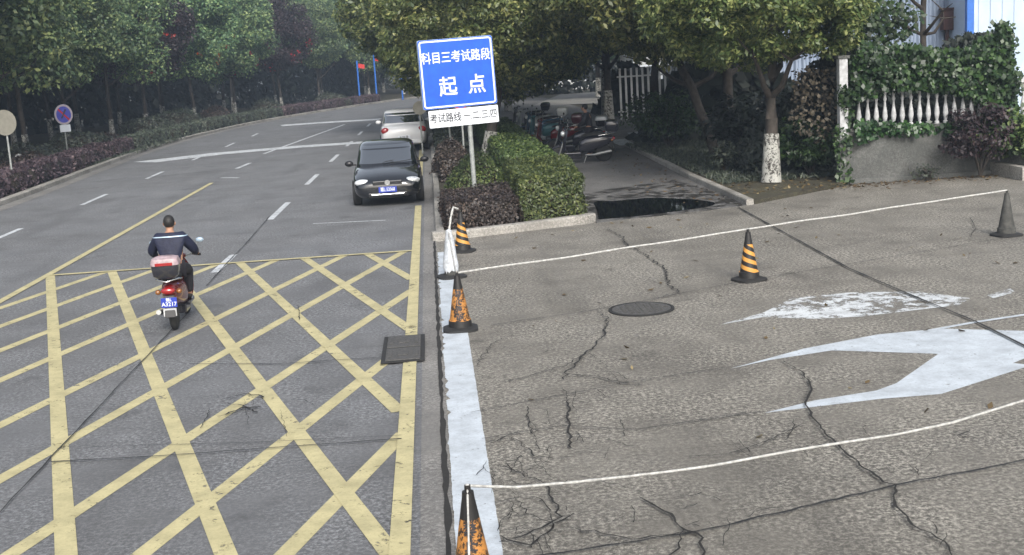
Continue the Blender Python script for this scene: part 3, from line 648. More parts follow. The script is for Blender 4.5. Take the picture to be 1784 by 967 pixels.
shrub('small weed growing at the foot of the baluster wall', 11.35, 27.05, .28, .4, MT['hedgegrey'], 200, 7, .08, .0)
shrub('dark shrub between the second camphor tree and the wall', 10.8, 31.5, 1.2, 2.2, MT['darkleaf'], 2600, 8, .16)
shrub('dark shrub behind the leaning camphor tree', 8.9, 33.2, 1.3, 2.0, MT['darkleaf'], 2600, 9, .16)

# ------------------------------------------------------------------ walls and buildings
print('walls')
MT['render'] = paving('wall_render', (.095, .1, .095, 1), (.055, .058, .055, 1), (.14, .14, .135, 1), .25, .7)
MT['balwhite'] = mat('baluster_white', (.42, .43, .44), .7, var=.3, vs=9)
t = thing('balustrade_wall', 'grey rendered garden wall topped with white balusters under hanging ivy', 'wall', (9.62, 27.62, 0), R_(-1))
b = B(); b.box((2.25, .0, .6), (4.5, .22, 1.2)); mk('wall_base', b, MT['render'], t, bevel=.01)
b = B(); b.box((2.25, 0, 1.235), (4.56, .3, .07)); b.box((2.25, -.16, .05), (4.5, .1, .12)); mk('coping', b, MT['render'], t, bevel=.01)
b = B(); b.box((2.25, 0, 2.15), (4.56, .24, .12)); mk('top_rail', b, MT['balwhite'], t, bevel=.015)
bal = B(); bal.lathe([(.055, 0), (.055, .05), (.03, .07), (.045, .14), (.062, .24), (.05, .36), (.028, .5), (.026, .58), (.045, .64), (.03, .68), (.034, .76), (.055, .78), (.055, .82)], 12)
b0 = mk('baluster', bal, MT['balwhite'], t, smooth=50); b0.location = (.32, 0, 1.27)
for k in range(1, 20):
    o = b0.copy(); C.objects.link(o); o.parent = t; o.location = (.32 + k * .205, 0, 1.27)
t = thing('gate_column', 'tall slim pale concrete column at the left end of the ivy wall', 'column', (9.5, 27.45, 0))
b = B(); b.box((0, 0, 1.45), (.2, .2, 2.9)); mk('shaft', b, MT['balwhite'], t, bevel=.012)
b = B(); b.box((0, 0, .55), (.24, .24, 1.1)); mk('plinth', b, MT['render'], t, bevel=.012)
b = B(); b.box((0, 0, 2.93), (.28, .28, .07)); mk('cap', b, MT['render'], t, bevel=.012)
# ivy built as a curtain with depth
def inpoly(x, y, P_):
    c = False
    for i in range(len(P_)):
        (x1, y1), (x2, y2) = P_[i], P_[i - 1]
        if (y1 > y) != (y2 > y) and x < (x2 - x1) * (y - y1) / (y2 - y1) + x1: c = not c
    return c
def curtain(name, label, polys, Y, depth, n, leaf, m, seed):
    rr = np.random.default_rng(seed); pos = []
    for P_ in polys:
        Q = [(AY(*p, Y)[0], AY(*p, Y)[2]) for p in P_]; xs = [q[0] for q in Q]; zs = [q[1] for q in Q]; k = 0
        while k < n:
            x = rr.uniform(min(xs), max(xs)); z = rr.uniform(min(zs), max(zs))
            if inpoly(x, z, Q): pos.append((x, Y + rr.normal() * depth + .12 * math.sin(x * 5) * math.cos(z * 6), z + rr.normal() * .03)); k += 1
    p = np.array(pos); V = leaf_arrays(p, rr.normal(size=(len(p), 3)) * .45 + np.array([0, -.8, .5]), leaf, leaf * .75, rr, .5)
    return tag(fin(name, quadmesh(name, V), m), label, 'ivy')
curtain('ivy', 'thick green ivy curtain hanging over the balusters, rising to a peak at its right end',
        [[(1480, 112), (1500, 72), (1530, 84), (1580, 78), (1640, 88), (1690, 84), (1728, 62), (1748, 34), (1764, 88), (1770, 215), (1735, 215), (1720, 195), (1700, 178), (1680, 168), (1640, 160), (1560, 156), (1500, 172), (1484, 180)]], 27.5, .2, 13000, .11, MT['ivy'], 1)
curtain('ivy', 'sparse ivy strands trailing over the wall coping below the balusters',
        [[(1490, 212), (1560, 214), (1640, 218), (1720, 200), (1745, 215), (1720, 262), (1690, 242), (1640, 232), (1560, 234), (1490, 250)]], 27.38, .07, 1500, .1, MT['ivy'], 2)
curtain('ivy', 'dark climbing plant wrapped round the pale slim column',
        [[(1462, 150), (1484, 160), (1488, 200), (1478, 230), (1470, 195), (1462, 180)], [(1455, 215), (1480, 235), (1484, 318), (1458, 322)]], 27.34, .06, 330, .1, MT['ivy'], 3)
curtain('climber', 'dark leafy climber reaching up above the ivy wall against the corrugated factory', [[(1492, 0), (1560, 0), (1600, 20), (1590, 60), (1545, 84), (1500, 90), (1486, 60)]], 28.4, .35, 1000, .12, MT['ivy'], 7)
curtain('creeper', 'brownish bare creeper with dead leaves hanging left of the pale column', [[(1385, 120), (1455, 120), (1460, 230), (1430, 262), (1380, 225)]], 28.3, .3, 520, .09, MT['deadvine'], 4)
# planter kerb
b = B(); b.box((0, 0, .14), (3.2, .18, .32)); b.box((-1.5, .8, .14), (.18, 1.5, .32)); tag(mk('planter_kerb', b, MT['kerb'], loc=(14.6, 25.95, 0), bevel=.01), 'low grey planter kerb below the bright bush at the right edge', 'planter')
# factory
m = NT('corrugated_metal'); wv = m.n('ShaderNodeTexNoise'); wv.inputs['Scale'].default_value = 1.2; m.l(m.co(), wv.inputs[0])
m.l(m.ramp(wv.outputs[0], [(.3, (.2, .25, .34, 1)), (.7, (.27, .33, .43, 1))]), m.b.inputs['Base Color']); m.b.inputs['Roughness'].default_value = .45; m.b.inputs['Metallic'].default_value = .2; MT['corr'] = m.m
MT['palewall'] = mat('pale_blue_cladding', (.45, .55, .68), .5, var=.12, vs=1.2)
MT['trimblue'] = mat('bright_blue_trim', (.03, .14, .5), .4, var=.1)
MT['rust'] = mat('rusty_box', (.06, .026, .022), .8, var=.3)
t = thing('factory_building', 'blue-grey corrugated metal factory behind the ivy wall', 'building', (0, 0, 0))
xl = 12.0; xr = AY(1684, 40, 46)[0]; v = []; n = int((xr - xl) / .075); b = B(); top = 11
ring = []
for k in range(n + 1):
    x = xl + (xr - xl) * k / n; ring.append((x, 46 + (0 if (k % 4) in (0, 1) else .07)))
v = [(x, y, 0) for x, y in ring] + [(x, y, top) for x, y in ring]
b.add(v, [(k, k + 1, n + 2 + k, n + 1 + k) for k in range(n)]); mk('corrugated_wall', b, MT['corr'], t)
b = B(); b.box(((xl + xr) / 2, 51, top / 2), (xr - xl - .1, 9.6, top - .2)); mk('hall', b, MT['palewall'], t)
b = B(); b.box(((xl + xr) / 2, 51, top + .1), (xr - xl + .6, 11, .2)); mk('roof', b, MT['trimblue'], t)
px_, _, pz = AY(1652, 35, 45.7); b = B(); b.box((px_, 45.75, pz), (.45, .35, .75)); b.box((px_, 45.75, pz + .42), (.55, .42, .08)); b.box((px_, 45.8, pz - .75), (.12, .15, .8)); mk('wall_box', b, MT['rust'], t, bevel=.01)
t = thing('workshop_building', 'pale blue panelled building with a bright blue corner strip at the right edge', 'building', (0, 0, 0))
xa = AY(1693, 100, 44)[0]; b = B(); b.box((xa + 9, 50, 5.5), (18, 12, 11)); mk('hall', b, MT['palewall'], t)
b = B()
for k in range(40): b.box((xa + .25 + k * .45, 43.985, 5.5), (.035, .03, 11))
mk('panel_rib', b, MT['palewall'], t)
b = B(); b.box((xa - .12, 43.95, 5.5), (.26, .2, 11)); mk('corner_strip', b, MT['trimblue'], t)
b = B(); b.box((xa + 9, 50, 11.1), (18.6, 12.6, .2)); mk('roof', b, MT['trimblue'], t)
MT['pale'] = mat('pale_render', (.5, .52, .52), .8, var=.2, vs=1.5); MT['wing'] = mat('window_dark', (.06, .07, .08), .2, var=.1)
def house(label, x, y, wx, wy, h, rows, cols, rz=0):
    t = thing('building', label, 'building', (x, y, 0), rz); b = B(); b.box((0, wy / 2, h / 2), (wx, wy, h)); mk('wall', b, MT['pale'], t)
    b = B(); b.box((0, wy / 2, h + .12), (wx + .6, wy + .6, .25)); mk('roof', b, MT['render'], t)
    for r in range(rows):
        for c in range(cols):
            f = B(); X = -wx / 2 + (c + .5) * wx / cols; Z = 1.6 + r * 3.1
            for a, d in (((X - .65, -.03, Z), (.08, .08, 1.5)), ((X + .65, -.03, Z), (.08, .08, 1.5)), ((X, -.03, Z - .75), (1.4, .1, .08)), ((X, -.03, Z + .75), (1.4, .08, .08)), ((X, -.03, Z), (.05, .07, 1.42))): f.box(a, d)
            fo = mk('window', f, MT['signwhite'], t); g = B(); g.box((X, -.006, Z), (1.2, .02, 1.4)); mk('pane', g, MT['wing'], fo)
house('pale low building with barred white windows behind the bank shrubs', 19.5, 88, 9, 6, 6.5, 2, 5)
house('whitish long building at the far end of the side path', 32, 126, 40, 8, 9, 3, 12)
t = thing('slat_fence', 'pale vertical slat fence glimpsed between the tree trunks beyond the crossing', 'fence', (AY(1082, 180, 59.5)[0], 59.5, 0))
b = B()
for k in range(13): b.box((k * .28, 0, 1.35), (.1, .05, 2.5))
mk('slats', b, MT['pale'], t); b = B(); b.box((1.95, .05, .5), (4.2, .05, .08)); b.box((1.95, .05, 2.2), (4.2, .05, .08)); mk('rail', b, MT['pale'], t)

# ------------------------------------------------------------------ signs
print('signs')
def frame_pts(w_, h_, r, n=6):
    out = []
    for cx, cy, a0 in ((w_ / 2 - r, h_ / 2 - r, 0), (-w_ / 2 + r, h_ / 2 - r, 90), (-w_ / 2 + r, -h_ / 2 + r, 180), (w_ / 2 - r, -h_ / 2 + r, 270)):
        for k in range(n + 1): a = R_(a0 + 90 * k / n); out.append((cx + r * math.cos(a), cy + r * math.sin(a)))
    return out
def plate(w_, h_, r, y0, y1):   # rounded plate facing -Y
    p = frame_pts(w_, h_, r); b = B(); n = len(p)
    b.add([(x, y0, z) for x, z in p] + [(x, y1, z) for x, z in p], [tuple(range(n)), tuple(range(2 * n - 1, n - 1, -1))] + [(i, n + i, n + (i + 1) % n, (i + 1) % n) for i in range(n)]); return b
def border(w_, h_, r, t_, y0, y1):
    a = frame_pts(w_, h_, r); c = frame_pts(w_ - 2 * t_, h_ - 2 * t_, max(.005, r - t_)); n = len(a); b = B()
    v = [(x, y0, z) for x, z in a] + [(x, y0, z) for x, z in c] + [(x, y1, z) for x, z in a] + [(x, y1, z) for x, z in c]; f = []
    for i in range(n):
        j = (i + 1) % n; f += [(i, n + i, n + j, j), (i, j, 2 * n + j, 2 * n + i), (n + j, n + i, 3 * n + i, 3 * n + j)]
    b.add(v, f); return b
SX, SY = .86, 26.4
t = thing('road_sign', 'large blue sign with white Chinese lettering on a grey pole, white strip plate below it', 'road sign', (SX, SY, .1), R_(0))
YAW = R_(13); TL = R_(-1.4)
b = B(); b.tube([(.02, 0.08, 0), (0, .08, 1.9), (-.03, .08, 3.55)], .052, 14); mk('pole', b, MT['greypole'], t, smooth=40)
hd = Matrix.Rotation(YAW, 4, 'Z') @ Matrix.Rotation(TL, 4, 'Y')
cxs, czs = -.2, 3.12 - .1
def putsign(o, y=0):
    o.parent = t; o.matrix_basis = Matrix.Translation((cxs, -.02, czs)) @ hd; return o
MT['boxside'] = mat('sign_box_side', (.35, .45, .55), .4, .3, .1)
SW, SH = 1.66, 1.47
bd = putsign(mk('sign_box', plate(SW, SH, .05, -.045, .05), MT['boxside']))
putsign(mk('sign_face', plate(SW - .012, SH - .012, .05, -.052, -.046), MT['blue']))
putsign(mk('sign_border', border(SW - .05, SH - .05, .07, .035, -.0565, -.0525), MT['signwhite']))
def signtext(s, size, x, z, m, sx=1, y=-.056, bold=.016, nm='lettering'):
    o = textmesh(nm, s, size, m, None, None, None, bold, .002, sx); me = o.data; 
    me.transform(Matrix.Diagonal((sx, 1, 1, 1))); o.scale = (1, 1, 1); me.transform(Matrix.Rotation(R_(90), 4, 'X')); me.transform(Matrix.Translation((x, y, z))); return putsign(o)
signtext('科目三考试路段', .262, -.01, .33, MT['signwhite'], .84)
signtext('起', .43, -.24, -.30, MT['signwhite'], .95); signtext('点', .43, .40, -.30, MT['signwhite'], .95)
lz = -SH / 2 - .215
o = mk('lower_plate', plate(1.56, .37, .02, -.02, .01), MT['signwhite']); o.data.transform(Matrix.Translation((.06, 0, lz))); putsign(o)
signtext('考试路线', .215, -.35, lz, MT['ink'], .82, -.0225, .012); signtext('一.二.三.四', .2, .43, lz, MT['ink'], .82, -.0225, .012)
b = B()
for z in (-.45, .45): b.box((0, .085, z), (1.3, .03, .05)); b.box((.22, .1, z), (.16, .1, .07))
putsign(mk('bracket', b, MT['steel']))

def circle_sign(label, x, y, z0, zc, rad, rz, back=False, plate_=None, group=None, lean=0):
    t = thing('traffic_sign', label, 'traffic sign', (x, y, z0), rz, group)
    b = B(); b.tube([(0, .05, 0), (lean, .05, zc + rad * .8)], .032, 10); mk('pole', b, MT['greypole'], t, smooth=40)
    RX = Matrix.Rotation(R_(90), 3, 'X'); cc = (lean, 0, zc)
    b = B(); b.lathe([(rad, -.008), (rad, .004), (.001, .004)], 36, cc, RX); d = mk('sign_disc', b, MT['boxside'] if not back else MATBACK, t, smooth=30)
    if not back:
        b = B(); b.lathe([(rad * .98, .0045), (rad * .98, .009), (rad * .8, .009), (rad * .8, .0045)], 36, cc, RX); mk('ring', b, MT['red'] if plate_ != 'pale' else MATPINK, t, smooth=30)
        b = B(); b.lathe([(rad * .8, .0045), (rad * .8, .0075), (.001, .0075)], 36, cc, RX); mk('blue_face', b, MT['blue'] if plate_ != 'pale' else MATVIOLET, t, smooth=30)
        b = B(); b.box((lean, -.0105, zc), (rad * 1.55, .004, rad * .17), 0, Matrix.Rotation(R_(45), 3, 'Y')); mk('slash', b, MT['red'], t)
    return t
MATBACK = mat('sign_back_metal', (.27, .26, .22), .5, .4, .15, 5); MATPINK = mat('faded_ring', (.45, .38, .42), .5, var=.1); MATVIOLET = mat('faded_blue', (.07, .08, .42), .5, var=.1)
t2 = circle_sign('small round no parking sign with a white plate, behind the blue sign pole', 1.02, 38.5, .1, 2.06, .29, R_(5))
b = B(); b.box((0, -.005, 1.5), (.44, .02, .38)); mk('info_plate', b, MT['signwhite'], t2, bevel=.004)
for i, s in enumerate(('违停', '拖车')):
    textmesh('lettering', s, .15, MT['ink'], t2, (0, -.018, 1.59 - i * .17), (R_(90), 0, 0), .01, .001)
gx, gy, _ = G(122, 290); t3 = circle_sign('round faded blue sign with pale ring on a thin pole above the left hedge', gx, gy, .1, 2.1, .43, R_(48), plate_='pale')
b = B(); b.box((0, -.005, 1.52), (.5, .02, .3)); mk('info_plate', b, MT['signwhite'], t3, bevel=.004)
b = B(); b.tube([(-.12, -.02, 1.95), (0, -.02, 2.15), (.1, -.02, 2.3)], .03, 6); mk('arrow_mark', b, MT['ink'], t3)
gx, gy, _ = G(24, 335); circle_sign('blank beige round sign seen from its back at the left edge', gx, gy, .1, 2.2, .42, R_(-12), back=True)
x_, y_, z_ = AY(731, 188, 45); circle_sign('small pale round disc on a post between the white car and the blue sign', x_, y_, .1, z_ - .1, .25, R_(5), back=True)
# thin grey post
x_, y_, _ = AY(786, 250, 44); b = B(); b.tube([(0, 0, 0), (-.05, 0, 1.9)], .035, 8); b.box((-.05, 0, 1.93), (.1, .1, .05)); tag(mk('marker_post', b, MT['greypole'], loc=(x_, 44, .1)), 'thin grey post standing left of the small no parking sign', 'post')
# small round white object on the left verge
gx, gy, _ = G(38, 312); t = thing('verge_marker', 'small white ring on a dark stand behind the left hedge, right of the beige disc', 'marker', (gx, gy, .1))
b = B(); b.tube([(.13 * math.cos(a), 0, .62 + .2 * math.sin(a)) for a in [2 * PI * k / 24 for k in range(25)]], .045, 8); mk('ring', b, MT['balwhite'], t, smooth=60)
b = B(); b.tube([(0, .03, 0), (0, .03, .5)], .04, 8); b.box((0, .05, .62), (.14, .05, .26)); mk('stand', b, MT['rubber'], t)
# blue posts with red banners at the bend
for i, (px, Y, h) in enumerate(((625, 118, 4.2), (655, 122, 4.8), (700, 126, 4.4))):
    x_, _, _ = AY(px, 150, Y); t = thing('banner_post', ['blue post with red banner by the far bend, leftmost of three', 'blue post with red banner by the far bend, middle of three', 'blue post with red banner by the far bend, rightmost of three'][i], 'post', (x_ - 0, Y, 0), 0, None)
    b = B(); b.tube([(0, 0, 0), (0, 0, h)], .08, 8); mk('pole', b, MT['trimblue'], t)
    b = B()
    for k in range(3): b.box((.2 + k * .2, .02 * math.sin(k * 1.7), h - .5 - .05 * k), (.2, .02, .4))
    mk('banner', b, MT['red'], t)

# ------------------------------------------------------------------ cones and ropes
print('cones')
def conemat(name, orange, blotch):
    m = NT(name); sp = m.n('ShaderNodeSeparateXYZ'); m.l(m.co(), sp.inputs[0]); ang = m.math('ARCTAN2', sp.outputs[1], sp.outputs[0])
    ph = m.math('FRACT', m.math('ADD', m.math('MULTIPLY', sp.outputs[2], 8.2), m.math('MULTIPLY', ang, 2 / (2 * PI))))
    st = m.math('GREATER_THAN', ph, .52)
    lo = m.math('GREATER_THAN', sp.outputs[2], .13); hi = m.math('LESS_THAN', sp.outputs[2], .53)
    k = m.math('MULTIPLY', m.math('MULTIPLY', st, lo), hi)
    if blotch:
        n = m.noise(16, 6, .8); k = m.math('MULTIPLY', m.math('MULTIPLY', m.ramp(n, [(.46, 0.0), (.52, 1.0)]), lo), hi)
    dirt = m.ramp(m.noise(9, 6, .7), [(.3, .5), (.65, 1.0)])
    c = m.mix(k, (.014, .013, .013, 1), m.mix(dirt, tuple(x * .4 for x in orange[:3]) + (1,), orange)); m.l(c, m.b.inputs['Base Color']); m.b.inputs['Roughness'].default_value = .5; return m.m
MT['cone_a'] = conemat('striped_cone', (.62, .3, .06, 1), 0); MT['cone_b'] = conemat('worn_cone', (.5, .22, .05, 1), 1); MT['cone_c'] = mat('dark_cone', (.05, .05, .046), .7, var=.6, vs=9, bump=.4); MT['cone_w'] = mat('white_wrap', (.55, .58, .62), .5, var=.3, vs=18)
def cone(label, x, y, m, rz=0, lean=(0, 0), base=.25, text=None, group='traffic cones on the yard'):
    t = thing('traffic_cone', label, 'traffic cone', (x, y, 0), rz, group); t.rotation_euler[0] = lean[0]; t.rotation_euler[1] = lean[1]
    b = B(); p = frame_pts(base * 2 - .06, base * 2 - .06, .13, 5); p2 = frame_pts(base * 1.35, base * 1.35, .12, 5); b.loft([[(x_, y_, z) for x_, y_ in q] for q, z in ((p, 0.0), (p, .03), (p2, .05))]); mk('base', b, MT['rubber'], t, smooth=35)
    b = B(); b.lathe([(.15, .048), (.142, .13), (.128, .14), (.04, .66), (.036, .7), (.02, .705), (.02, .74), (.001, .742)], 24); mk('cone_body', b, m, t, smooth=35)
    if text:
        for i, ch in enumerate(text):
            z = .47 - i * .095; o = textmesh('lettering', ch, .085, MT['ink'], t, None, None, .02, .001); rad = .128 + (.04 - .128) * (z - .14) / .52 + .004
            o.matrix_basis = Matrix.Rotation(R_(-2), 4, 'Z') @ Matrix.Translation((0, -rad, z)) @ Matrix.Rotation(R_(90 - 9.6), 4, 'X')
    return t
cone('orange and black striped cone standing alone in the middle of the yard', 4.4, 16.75, MT['cone_a'], .4)
cone('all dark grey cone at the right end of the far rope', 9.27, 18.95, MT['cone_c'], .2, base=.25)
cone('worn orange cone with black top on the white band, foot of the far rope', .2, 14.9, MT['cone_b'], .0, text='禁止停车')
cone('worn orange cone with black characters at the bottom edge, nearest the camera', .07, 7.12, MT['cone_b'], 0, text='禁止停车')
cone('orange and black cone beside the island kerb corner, farthest back', .42, 21.3, MT['cone_a'], 1.2)
t = cone('cone wrapped in white sheeting between two orange cones on the white band', .17, 18.75, MT['cone_c'], .3)
for c_ in t.children:
    if c_.name.startswith('cone_body'): c_.scale = (.75, .75, 1)
b = B(); b.lathe([(.1, .05), (.125, .2), (.1, .35), (.085, .48), (.07, .6), (.05, .69), (.045, .75), (.001, .77)], 14); o = mk('white_wrap', b, MT['cone_w'], t, smooth=50)
for v_ in o.data.vertices:
    k = 1 + .1 * math.sin(v_.co.z * 55 + math.atan2(v_.co.y, v_.co.x) * 3); v_.co.x *= k; v_.co.y *= k
def rope(label, pts, r=.014, sag=0):
    P_ = [Vector(p) for p in pts]; out = []
    if sag:
        n = 24; a, c = P_[0], P_[-1]; out = [a.lerp(c, k / n) + Vector((0, 0, -sag * 4 * (k / n) * (1 - k / n))) for k in range(n + 1)]
    else: out = P_
    fine_ = []
    for p, q in zip(out, out[1:]):
        n = max(1, int((q - p).length / .06)); fine_ += [p.lerp(q, k / n) for k in range(n)]
    fine_.append(out[-1]); rw = random.Random(len(fine_)); fine_ = [p + Vector((0, 0, .007 * math.sin(i * .19) * math.sin(i * .043))) for i, p in enumerate(fine_)]
    b = B(); b.tube(fine_, [r * (1 + .22 * (i % 2) + rw.uniform(-.1, .1)) for i in range(len(fine_))], 6); ell(b, tuple(fine_[0]), (r * 1.7, r * 1.7, r * 1.5)) if 'drop' not in label else None; return tag(mk('rope', b, MT['rope'], smooth=60), label, 'rope', None)
rope('long white rope strung across the far side of the yard to the dark grey cone', [(.2, 14.9, .73), (2.3, 15.85, .72), (4.4, 16.8, .735), (6.8, 17.9, .73), (9.27, 18.95, .75)], .012)
rp = [Vector((.07, 7.12, .735))] + [Vector(G(px, py, z)) for px, py, z in ((900, 849, .66), (1000, 841, .6), (1100, 829, .56), (1240, 810, .52), (1440, 785 - 8, .5), (1560, 757, .52), (1660, 735, .55), (1784, 698, .6), (1950, 640, .7))]
rope('near white rope sagging from the bottom cone towards the right edge', rp, .0085)
rope('white rope dropping from the tip of the bottom cone towards the camera', [(.07, 7.12, .735), (.062, 7.02, .6), (.05, 6.9, .4), (.03, 6.7, .15), (0, 6.4, .02)], .006)
rope('slack white rope between the worn cone and the white wrapped cone', [(.2, 14.9, .73), (.2, 15.8, .6), (.2, 16.8, .5), (.19, 17.8, .55), (.17, 18.75, .73)], .012)
rope('thin white stick bent over at its top above the white wrapped cone', [(.17, 18.75, .7), (.22, 18.8, .95), (.27, 18.82, 1.1), (.34, 18.84, 1.06)], .016)

# ------------------------------------------------------------------ cars
print('cars')
def supell(w_, y0, y1, z, n, e=4.5, bow=0):
    r = []
    for k in range(n):
        a = 2 * PI * k / n; c, s = math.cos(a), math.sin(a); r.append((w_ * math.copysign(abs(c) ** (2 / e), c), (y0 + y1) / 2 + (y1 - y0) / 2 * math.copysign(abs(s) ** (2 / e), s), z))
    return r
def car(label, x, y, rz, m, kind, platetxt, sc=1):
    t = thing('parked_car', label, 'car', (x, y, 0), rz)
    ST = [(-2.14, .52, .30, .50, .55), (-2.11, .68, .23, .56, .61), (-1.98, .79, .19, .63, .71), (-1.7, .84, .18, .72, .80), (-1.3, .855, .18, .80, .88), (-.95, .86, .18, .86, .95), (0, .865, .18, .9, .95), (1.2, .86, .18, .92, .98), (1.75, .84, .2, .92, 1.0), (2.02, .79, .24, .86, .95), (2.12, .72, .3, .7, .8), (2.14, .6, .34, .6, .7)]
    rings = []
    for yy, w_, zb, zs, zt in ST:
        h = [(w_ * .8, zb), (w_ * .96, zb + .1), (w_, (zb + zs) / 2), (w_ * .985, zs - .06), (w_ * .93, zs), (w_ * .7, zs + (zt - zs) * .62), (w_ * .35, zt - .006)]
        r = [(px, yy, pz) for px, pz in h] + [(0, yy, zt)] + [(-px, yy, pz) for px, pz in reversed(h)] + [(0, yy, zb)]
        rings.append(r)
    b = B(); b.loft(rings); body = mk('body', b, m, t, smooth=50, sub=1)
    CB = [(.88, -1.08, 1.78, .79), (1.0, -.93, 1.66, .775), (1.15, -.7, 1.5, .735), (1.3, -.45, 1.32, .71), (1.40, -.22, 1.12, .675), (1.455, .0, .95, .6), (1.48, .25, .75, .4)]
    b = B(); b.loft([supell(w_, y0, y1, z, 40) for z, y0, y1, w_ in CB]); mk('roof', b, m, t, smooth=50)
    def cabpt(z, a):
        for (z0, a0, b0, w0), (z1, a1, b1, w1) in zip(CB, CB[1:]):
            if z0 <= z <= z1:
                u = (z - z0) / (z1 - z0); W = w0 + (w1 - w0) * u + .006; Y0 = a0 + (a1 - a0) * u - .006; Y1 = b0 + (b1 - b0) * u + .006; break
        c, s = math.cos(a), math.sin(a); e = 4.5
        return (W * math.copysign(abs(c) ** (2 / e), c), (Y0 + Y1) / 2 + (Y1 - Y0) / 2 * math.copysign(abs(s) ** (2 / e), s), z)
    def pane(name, a0, a1, z0, z1, trim=True):
        na, nz = 14, 6; v = []
        for j in range(nz + 1):
            for i in range(na + 1): v.append(cabpt(z0 + (z1 - z0) * j / nz, a0 + (a1 - a0) * i / na))
        bb = B(); bb.add(v, [(j * (na + 1) + i, j * (na + 1) + i + 1, (j + 1) * (na + 1) + i + 1, (j + 1) * (na + 1) + i) for j in range(nz) for i in range(na)]); return mk(name, bb, MT['glass'], t, smooth=60)
    pane('windscreen', R_(270 - 63), R_(270 + 63), .97, 1.405); pane('rear_window', R_(90 - 61), R_(90 + 61), 1.03, 1.38)
    for sgn in (0, 180):
        pane('side_window', R_(sgn - 13), R_(sgn - 1), 1.0, 1.38); pane('side_window', R_(sgn + 1), R_(sgn + 14), 1.0, 1.38)
    for sx_ in (-1, 1):
        for yy in (-1.33, 1.28):
            RY = Matrix.Rotation(R_(90), 3, 'Y'); b = B(); b.lathe([(.2, -.1), (.3, -.1), (.315, -.07), (.315, .07), (.3, .1), (.2, .1)], 24, (sx_ * .775, yy, .315), RY); wo = mk('wheel', b, MT['rubber'], t, smooth=40)
            b = B(); b.lathe([(.2, -.085), (.2, .085), (.05, .06 * 1), (.001, .06)], 20, (sx_ * .775, yy, .315), RY); mk('rim', b, MT['alu'], wo, smooth=40)
            b = B(); b.lathe([(.345, -.02), (.345, .006), (.001, .006)], 24, (sx_ * .862, yy, .33), Matrix.Rotation(R_(90 * sx_), 3, 'Y')); 
            mk('wheel_arch', b, MT['plastic'], t, smooth=40) if False else None
    for sx_ in (-1, 1):
        b = B(); ell(b, (sx_ * .95, -.72, .99), (.11, .07, .075)); mo = mk('wing_mirror', b, MT['plastic'] if kind == 'front' else m, t, smooth=60); b = B(); b.box((sx_ * .85, -.7, .95), (.16, .05, .04)); mk('mirror_arm', b, MT['plastic'], mo)
        b = B(); ell(b, (sx_ * .60, -1.965, .60), (.2, .11, .085), 16); mk('headlight', b, MT['lamp'], t, smooth=60)
        b = B(); ell(b, (sx_ * .58, -2.05, .36), (.07, .03, .045), 12); mk('fog_lamp', b, MT['lamp'], t, smooth=60)
        b = B(); ell(b, (sx_ * .66, 2.03, .78), (.15, .08, .12), 16); mk('tail_light', b, MT['taillamp'], t, smooth=60)
    b = B(); b.box((0, -2.105, .575), (.72, .06, .11)); g = mk('grille', b, MT['plastic'], t, bevel=.02)
    b = B(); b.lathe([(.065, 0), (.065, .02), (.045, .02), (.045, .01)], 20, (0, -2.135, .585), Matrix.Rotation(R_(90), 3, 'X')); b.box((0, -2.15, .585), (.03, .01, .1), 0, Matrix.Rotation(R_(40), 3, 'Y')); mk('emblem', b, MT['chrome'], g, smooth=30)
    b = B(); b.box((0, -2.115, .3), (.95, .05, .1)); mk('lower_intake', b, MT['plastic'], t, bevel=.02)
    b = B(); b.box((0, -2.14, .30), (.8, .025, .028)); mk('chrome_strip', b, MT['chrome'], t, bevel=.006)
    for s_ in (-1, 1): b = B(); b.tube([(s_ * .1, -1.02, .975), (s_ * .25 + .2, -.98, 1.0), (s_ * .25 + .42, -.93, 1.03)], .009, 5); mk('wiper', b, MT['plastic'], t)
    if kind == 'front':
        b = B(); b.box((0, -2.165, .42), (.44, .012, .14)); p = mk('number_plate', b, MT['plateblue'], t, bevel=.003)
        textmesh('plate_lettering', platetxt, .115, MT['signwhite'], p, (0, -2.173, .42), (R_(90), 0, 0), .012, .001, .72)
    b = B(); b.box((0, 2.15, .52), (.44, .012, .14)); p = mk('number_plate', b, MT['plateblue'] if kind == 'front' else MT['signwhite'], t, bevel=.003)
    textmesh('plate_lettering', platetxt, .115, MT['signwhite'] if kind == 'front' else MT['ink'], p, (0, 2.158, .52), (R_(90), 0, R_(180)), .012, .001, .72)
    b = B(); b.box((0, 2.1, .36), (1.3, .1, .16)); mk('rear_bumper', b, m, t, bevel=.04)
    t.scale = (sc, sc, sc); return t
def carpaint(name, col, rough, coat):
    m = mat(name, col, rough, 0, .04, 3, 0, coat); m.node_tree.nodes['Principled BSDF'].inputs['Coat IOR'].default_value = 1.6; m.node_tree.nodes['Principled BSDF'].inputs['Coat Roughness'].default_value = .08; return m
MT['blackpaint'] = carpaint('black_car_paint', (.006, .007, .01), .22, 1.0); MT['whitepaint'] = carpaint('white_car_paint', (.68, .69, .7), .3, .6)
MT['lamp'] = mat('clear_lamp', (.75, .78, .8), .12, .3, .25, 20, coat=1); MT['taillamp'] = mat('red_lamp', (.28, .01, .012), .15, 0, .15, 20, coat=1); MT['plateblue'] = mat('plate_blue', (.02, .045, .35), .4, var=.06)
car('black saloon car facing the camera, parked at the right kerb of the road', -1.17, 31.4, R_(1), MT['blackpaint'], 'front', '赣L·52068', 1.0)
car('white car seen from behind, parked beyond the black car at the kerb', -1.1, 50.5, R_(181), MT['whitepaint'], 'rear', 'B·250 学', 1.1)

